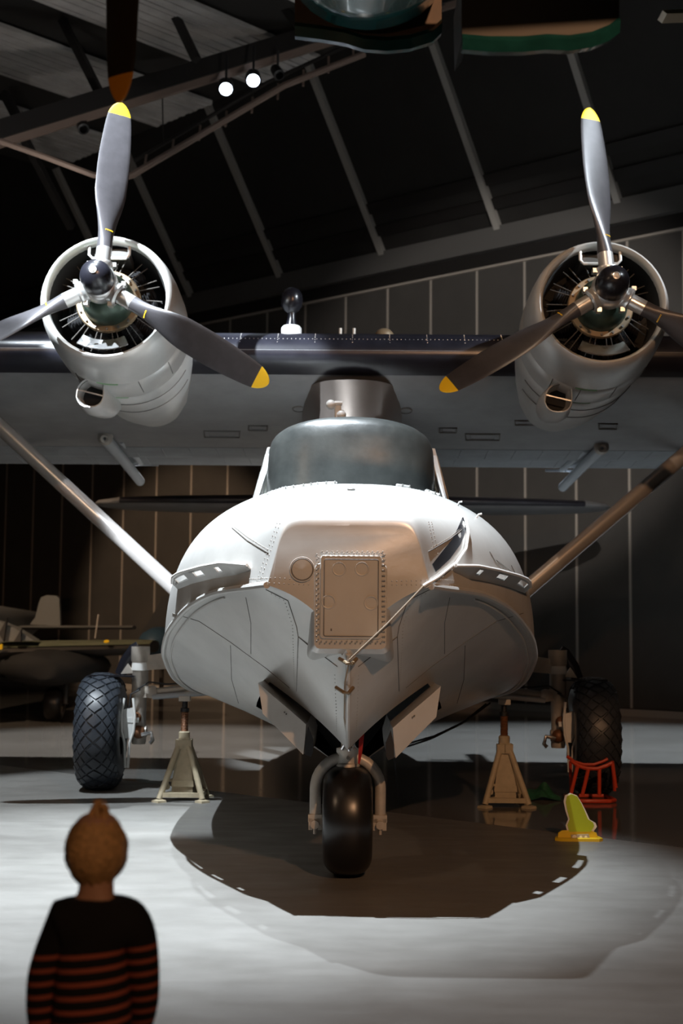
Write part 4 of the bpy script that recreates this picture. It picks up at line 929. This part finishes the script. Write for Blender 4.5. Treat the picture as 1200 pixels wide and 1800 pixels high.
# ================================================================== BACKGROUND AIRCRAFT (left, parked)
yb = 24.0
B = lambda x, y, d=yb: at_y(x, y, d)
cpos = B(90, 1262); 
bg = thing('parked_fighter', 'camouflaged propeller fighter parked in the shade by the brown panelled wall', 'aircraft', (B(40, 1260).x, yb, 0))
wgm = []
for x, y0, y1, l0, ch_ in ((-260, 1118, 1172, 23.6, 2.6), (0, 1130, 1164, 23.5, 2.5), (120, 1128, 1158, 23.6, 2.3), (235, 1127, 1152, 23.8, 1.9), (262, 1128, 1148, 24.0, 1.4)):
    t_ = B(x, y0, l0); b_ = B(x, y1, l0); zc_ = (t_.z+b_.z)/2; th = (t_.z-b_.z)/2
    wgm.append([V((t_.x, l0 + ch_/2 - ch_/2*math.cos(a_), zc_ + th*math.sin(a_))) for a_ in np.linspace(0, 2*math.pi, 17)[:-1]])
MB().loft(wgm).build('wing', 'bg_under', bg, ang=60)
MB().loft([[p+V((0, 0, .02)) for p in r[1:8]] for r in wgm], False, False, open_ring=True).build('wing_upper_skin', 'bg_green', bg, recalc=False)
fus = []
for d_, r_, zc_ in ((22.5, .25, 1.55), (22.9, .5, 1.55), (24.5, .55, 1.55), (27, .45, 1.6), (30, .2, 1.8)):
    cx3 = B(-75, 1100, yb).x; fus.append([V((cx3 + r_*math.cos(a_), d_, zc_ + r_*1.1*math.sin(a_))) for a_ in np.linspace(0, 2*math.pi, 21)[:-1]])
MB().loft(fus).build('fuselage', 'bg_grey', bg, ang=60)
# engine nacelle (fighter's dark underbody) and wheel
MB().loft([[V((B(90, 1180).x + w_*math.cos(a_), d_, B(90, 1172).z + h_*math.sin(a_))) for a_ in np.linspace(0, 2*math.pi, 19)[:-1]] for d_, w_, h_ in ((23.3, .35, .2), (23.6, .85, .32), (25, .9, .34), (26, .5, .2))]).build('underbody', 'black_matte', bg, ang=60)
wc = B(91, 1233); 
MB().lathe([(r_, h_) for r_, h_ in tire_profile(.31, .16, .12)], V((wc.x, yb+.2, .31)), (1, 0, 0), 30).build('wheel', 'rubber_smooth', bg, ang=60)
MB().lathe([(0, -.1), (.18, -.1), (.2, -.14), (.2, .14), (.18, .1), (0, .1)], V((wc.x, yb+.2, .31)), (1, 0, 0), 20).build('wheel_rim', 'bg_grey', bg)
MB().tube([V((wc.x+.2, yb+.2, .31)), V((wc.x+.2, yb+.3, 1.1))], .05, 8).build('wheel_leg', 'bg_under', bg)
fp = [(52, 1098), (62, 1085), (68, 1060), (72, 1050), (82, 1046), (98, 1047), (104, 1052), (106, 1100)]
MB().prism([B(x, y, 27) for x, y in fp], V((0.0, .15, 0))).build('tail_fin', 'bg_grey', bg)
MB().loft([[B(x, 1103, 27)+V((0, ch_/2*math.cos(a_), .04*math.sin(a_))) for a_ in np.linspace(0, 2*math.pi, 13)[:-1]] for x, ch_ in ((30, .9), (120, 1.0), (236, .6))]).build('tailplane', 'bg_grey', bg)
MB().tube([B(167, 1122, 24.3), B(173, 1080, 24.3)], .014, 6).build('mast', 'batten', bg)
MB().lathe([(.05, 0), (.05, .01), (0, .01)], B(187, 1130, 23.7)+V((0, 0, 0.02)), (0, -.6, 1), 12).build('yellow_dot', 'yellow', bg)
MB().prism([B(x, y, 23.4) for x, y in ((-4, 1136), (4, 1131), (4, 1141), (-4, 1142))], V((0, .05, 0))).build('yellow_tip', 'yellow', bg)
MB().prism([B(x, y, 23.6) for x, y in ((-10, 1090), (22, 1102), (60, 1126), (-10, 1128))], V((0, .5, 0))).build('canopy_fairing', 'bg_grey', bg)
for q in (((-2, 1114), (6, 1128), (12, 1086)), ((24, 1128), (36, 1128), (37, 1106))):
    MB().prism([B(x, y, 23.5) for x, y in q], V((0, .1, 0))).build('canopy_frame', 'bg_under', bg)
# second parked aircraft just behind the main wheel
b2 = thing('parked_jet', 'dark aircraft tail with blue underside parked behind the landing gear', 'aircraft', (B(262, 1240, 29).x, 29, 0))
MB().prism([B(x, y, 29) for x, y in ((245, 1112), (258, 1098), (274, 1070), (284, 1048), (310, 1040), (310, 1112))], V((0, .25, 0))).build('tail_fin', 'bg_under', b2)
MB().loft([[V((B(280, 1130, 29).x + r_*math.cos(a_)*1.2, d_, B(280, 1128, 29).z + r_*math.sin(a_))) for a_ in np.linspace(0, 2*math.pi, 17)[:-1]] for d_, r_ in ((28.0, .05), (28.2, .28), (29.2, .34), (31.0, .2))]).build('fuselage', 'bg_blue', b2, ang=60)
MB().tube([V((B(285, 1130, 29).x, 29, .0)), V((B(285, 1130, 29).x, 29, 1.2))], .05, 8).build('support_post', 'bg_under', b2)
# ================================================================== HANGING AIRCRAFT (top)
hy = 6.0
hg = thing('hanging_aircraft', 'glossy dark green aircraft hanging overhead with open belly doors and a propeller', 'aircraft', at_y(640, -60, hy))
B = lambda x, y, d=hy: at_y(x, y, d)
cb = B(640, -110)
bel = []
for d_, k in ((6.45, .05), (6.42, .5), (6.3, .85), (6.0, 1.0), (5.2, 1.1), (3.5, 1.1), (1.5, .8), (0.8, .3)):
    bel.append([V((cb.x + .02 + .45*k*math.cos(a_), d_, cb.z - .005 + .36*k*math.sin(a_))) for a_ in np.linspace(0, 2*math.pi, 33)[:-1]])
MB().loft(bel).build('fuselage', 'green_paint', hg, ang=60)
def door(xs, ys, d, mat_in, xi=None, name='belly_door'):
    top_ = [B(x, -30, d) for x in xs]; low = [B(x, y, d) for x, y in zip(xs, ys)]
    m = MB(); th = V((0, .03, 0))
    m.loft([top_, low, [p+th for p in low], [p+th for p in top_]], False, False, True, open_ring=True)
    o = m.build(name, mat_in, hg)
    MB().loft([[p+V((0, -.012, -.045)), p+V((0, -.03, .0)), p+V((0, -.006, .03)), p+V((0, .06, .02)), p+V((0, .06, -.03))] for p in low]).build('door_rim', 'green_paint', o)
    return o
door([518, 560, 605, 640, 680, 720, 760, 776], [50, 55, 62, 73, 76, 72, 60, 44], 6.42, 'brown_inside')
door([812, 860, 920, 960, 1000, 1040, 1070, 1088], [72, 76, 76, 72, 74, 68, 56, 42], 5.7, 'bg_under')
MB().prism([B(x, y, 5.75) for x, y in ((810, -40), (830, -40), (826, 40), (812, 60))], V((0, .4, 0))).build('door_post', 'bg_under', hg)
MB().loft([[V((B(x, 0, 5.2).x, 5.2 - ch_/2*math.cos(a_), B(x, -6, 5.2).z + .05*math.sin(a_) + .62)) for a_ in np.linspace(0, 2*math.pi, 17)[:-1]] for x, ch_ in ((-1400, .7), (-150, 1.2), (400, 1.5), (1000, 1.5), (1400, 1.2), (2600, .7))]).build('wing', 'green_paint', hg, ang=60)
tipc = at_y(211, 180, 5.0); hc = tipc + V((0.0, 0, 1.45))
HB = blade_mesh(1.45, 0.19, ('blade_brown', 'blade_brown', 'orange_tip'), (0.1, 0.25, 0.05), 50, 30, 0.09)
pr = MB().lathe([(0.0, -.3), (.1, -.25), (.16, -.1), (.17, .1), (.1, .15)], hc, (0, 1, 0), 24).build('propeller', 'green_paint', hg)
for k in range(3):
    inst('blade', HB, pr, Matrix.Translation(hc - ORG[hg]) @ Matrix.Rotation(math.radians(180+120*k), 4, 'Y'))
MB().loft([[V((hc.x + r_*math.cos(a_), d_, hc.z + r_*math.sin(a_))) for a_ in np.linspace(0, 2*math.pi, 25)[:-1]] for d_, r_ in ((5.12, .3), (5.16, .36), (5.5, .38), (6.0, .2), (6.3, .05))]).build('nacelle', 'green_paint', hg, ang=60)
for xo, yo in ((-.2, 5.6), (.2, 3.0)):
    MB().tube([V((cb.x+xo, yo, cb.z+.3)), V((cb.x+xo, yo, 14))], .012, 6).build('suspension_cable', 'cable', hg)
b3 = at_y(1195, 21, 6)
MB().loft([[at_y(x, y, 6)+V((0, dy_, 0)) for x, y in ((1164, 18), (1190, 16), (1240, 14), (1240, 22), (1172, 24))] for dy_ in (0, .1)]).build('wing_flap', 'tan_metal', hg)
MB().beam(at_y(1215, 16, 6.05), V((at_y(1215, 16, 6.05).x, 5.7, at_y(1215, -6, 5.2).z+.62)), .05, .05).build('flap_arm', 'bg_under', hg)
# ================================================================== CHILD
def skin_mesh(name, verts, edges, radii, sub=2):
    me = bpy.data.meshes.new(name); me.from_pydata([tuple(v) for v in verts], edges, [])
    o = bpy.data.objects.new(name, me); COL.objects.link(o)
    md = o.modifiers.new('skin', 'SKIN'); md.use_smooth_shade = True
    lay = me.skin_vertices[0].data if me.skin_vertices else None
    if lay is None:
        bm = bmesh.new(); bm.from_mesh(me); bm.verts.layers.skin.verify(); bm.to_mesh(me); bm.free(); lay = me.skin_vertices[0].data
    for i, r in enumerate(radii):
        lay[i].radius = (r, r) if not isinstance(r, tuple) else r; lay[i].use_root = (i == 0)
    s2 = o.modifiers.new('sub', 'SUBSURF'); s2.levels = sub; s2.render_levels = sub
    bpy.context.view_layer.update(); dg = bpy.context.evaluated_depsgraph_get()
    nm = bpy.data.meshes.new_from_object(o.evaluated_get(dg)); bpy.data.objects.remove(o)
    nm.polygons.foreach_set('use_smooth', [True]*len(nm.polygons)); nm.name = name; return nm
cyy = 3.6; hx = at_y(169, 1480, cyy).x
ch = thing('person', 'blond child in dark striped sweater seen from behind, watching the flying boat', 'person', (hx, cyy, 0))
def loc(px, py, dy=0): p = at_y(px, py, cyy); return V((p.x-hx, dy, p.z))
sh_z = loc(0, 1612).z
LS = loc(118, 1612); RS = loc(238, 1612)
# body: one continuous skinned figure
Vb = [V((0, 0, .58)), V((0, 0, .70)), V((0, .0, .85)), V((0, 0, sh_z+.01)), V((0, .0, loc(0, 1572).z)), loc(168, 1535, .01), loc(168, 1490, .015), loc(168, 1450, .015), loc(168, 1428, .015),
      LS, V((-.125, .02, .74)), V((-.125, -.0+.07, .57)), V((-.115, .12, .50)), RS, V((.122, .04, .74)), V((.10, .14, .60)), V((.07, .18, .56)),
      V((-.06, 0, .53)), V((-.07, .01, .30)), V((-.07, 0, .06)), V((-.075, .09, .03)), V((.06, 0, .53)), V((.07, .01, .30)), V((.07, 0, .06)), V((.075, .09, .03))]
Eb = [(0, 1), (1, 2), (2, 3), (3, 4), (4, 5), (5, 6), (6, 7), (7, 8), (3, 9), (9, 10), (10, 11), (11, 12), (3, 13), (13, 14), (14, 15), (15, 16), (0, 17), (17, 18), (18, 19), (19, 20), (0, 21), (21, 22), (22, 23), (23, 24)]
Rb = [(.085, .07), (.08, .065), (.08, .06), (.05, .042), .043, (.050, .056), (.068, .078), (.066, .076), (.045, .055), .034, .030, .022, .014, .034, .030, .022, .014, .065, .042, .028, .02, .065, .042, .028, .02]
bo = bpy.data.objects.new('body', skin_mesh('body', Vb, Eb, Rb)); COL.objects.link(bo); bo.parent = ch; bo.data.materials.append(MATS['skin'])
# hands: palm, fingers and thumb as short chains
for side, wv, dv in ((-1, Vb[12], V((-.02, .06, -.08))), (1, Vb[16], V((-.03, .05, -.05)))):
    d_ = dv.normalized(); xx = V((1, 0, 0)); xx = (xx - d_*xx.dot(d_)).normalized(); nn = d_.cross(xx)
    vs = [wv, wv + d_*.045]; es = [(0, 1)]; rs = [.016, (.024, .013)]
    for k, (o_, l_) in enumerate(((-.022, .038), (-.007, .046), (.008, .043), (.021, .034))):
        i0 = len(vs); vs += [wv + d_*.055 + xx*o_, wv + d_*(.055+l_*.5) + xx*o_*1.15 + nn*.006, wv + d_*(.055+l_*.9) + xx*o_*1.15 + nn*.018]; es += [(1, i0), (i0, i0+1), (i0+1, i0+2)]; rs += [.0075, .007, .0055]
    i0 = len(vs); vs += [wv + d_*.02 - xx*side*.026 + nn*.004, wv + d_*.045 - xx*side*.038 + nn*.012]; es += [(0, i0), (i0, i0+1)]; rs += [.008, .0065]
    ho = bpy.data.objects.new('hand', skin_mesh('hand', vs, es, rs, 1)); COL.objects.link(ho); ho.parent = bo; ho.data.materials.append(MATS['skin'])
# sweater
Vs = [V((0, 0, .56)), V((0, 0, .66)), V((0, 0, .78)), V((0, 0, .88)), V((0, 0, sh_z+.005)), V((0, 0, loc(0, 1574).z)), LS+V((-.005, 0, 0)), V((-.132, .02, .80)), V((-.138, .03, .70)), V((-.13, .07, .57)), RS+V((.005, 0, 0)), V((.128, .03, .80)), V((.130, .05, .72)), V((.098, .13, .61))]
Es = [(0, 1), (1, 2), (2, 3), (3, 4), (4, 5), (4, 6), (6, 7), (7, 8), (8, 9), (4, 10), (10, 11), (11, 12), (12, 13)]
Rs = [(.115, .085), (.115, .085), (.11, .08), (.105, .075), (.085, .064), .052, .058, .05, .045, .034, .058, .047, .043, .034]
so = bpy.data.objects.new('sweater', skin_mesh('sweater', Vs, Es, Rs)); COL.objects.link(so); so.parent = ch; so.data.materials.append(MATS['sweater'])
Vt = [V((0, 0, .58)), V((-.062, 0, .52)), V((-.07, .01, .30)), V((-.07, 0, .07)), V((.062, 0, .52)), V((.07, .01, .30)), V((.07, 0, .07))]
to = bpy.data.objects.new('trousers', skin_mesh('trousers', Vt, [(0, 1), (1, 2), (2, 3), (0, 4), (4, 5), (5, 6)], [(.10, .08), .075, .056, .044, .075, .056, .044])); COL.objects.link(to); to.parent = ch; to.data.materials.append(MATS['trousers'])
for sg in (-1, 1):
    MB().loft([[V((hx + sg*.073 + w_*math.cos(a_), cyy + y_, max(0, z_ + h_*math.sin(a_)))) for a_ in np.linspace(0, 2*math.pi, 15)[:-1]] for y_, w_, z_, h_ in ((-.06, .02, .04, .03), (-.045, .036, .04, .04), (.03, .04, .04, .045), (.11, .042, .03, .03), (.145, .02, .025, .02))]).build('shoe', 'cable', ch, ang=60)
# head details: ears, face, hair
hcx = loc(168, 1490).x; ez = loc(0, 1503).z
for sg in (-1, 1):
    MB().sphere(V((hx+hcx+sg*.073, cyy+.02, ez)), .028, 10, 8, (.35, .6, 1)).build('ear', 'skin', bo, org=ORG[ch])
    MB().sphere(V((hx+hcx+sg*.032, cyy+.088, ez+.015)), .010, 8, 6).build('eye', 'board_white', bo, org=ORG[ch])
MB().sphere(V((hx+hcx, cyy+.098, ez-.012)), .012, 8, 6, (.8, 1, 1.2)).build('nose', 'skin', bo, org=ORG[ch])
MB().sphere(V((hx+hcx, cyy+.086, ez-.045)), .018, 8, 6, (1, .4, .3)).build('mouth', 'pink', bo, org=ORG[ch])
hm = MB(); n1, n2 = 28, 16; rings = []
for i in range(n2+1):
    a_ = math.pi*i/n2
    R = []
    for k in range(n1):
        b_ = 2*math.pi*k/n1; dx, dy_, dz = math.sin(a_)*math.cos(b_), math.sin(a_)*math.sin(b_), -math.cos(a_)
        rj = 1 + 0.035*math.sin(7*b_+3*a_)*math.sin(5*a_) + 0.03*math.sin(13*b_-4*a_)
        low_ = 1.0
        if dz < 0: low_ = 1 - .20*dz*dz
        if dz < -.25 and dy_ > 0.1: low_ = .76
        R.append(V((hx+hcx + .083*dx*rj*low_, cyy + .012 + .095*dy_*rj*low_, ez + .012 + (.100 if dz > 0 else .104)*dz*rj)))
    rings.append(R)
hm.loft(rings, False, False)
for k in range(26):
    a_ = random.uniform(0, 2*math.pi); r_ = random.uniform(0, .035); c_ = V((hx+hcx+.004+r_*math.cos(a_), cyy+.0+r_*math.sin(a_), ez+.105))
    hm.tube([c_-V((0, 0, .01)), c_+V((random.uniform(-.008, .008)-r_*.3*math.cos(a_), random.uniform(-.01, .01), .018)), c_+V((random.uniform(-.012, .012)-r_*.7*math.cos(a_), random.uniform(-.012, .012), random.uniform(.03, .045)))], [.010, .007, .001], 5)
hm.build('hair', 'hair', bo, ang=60, org=ORG[ch])
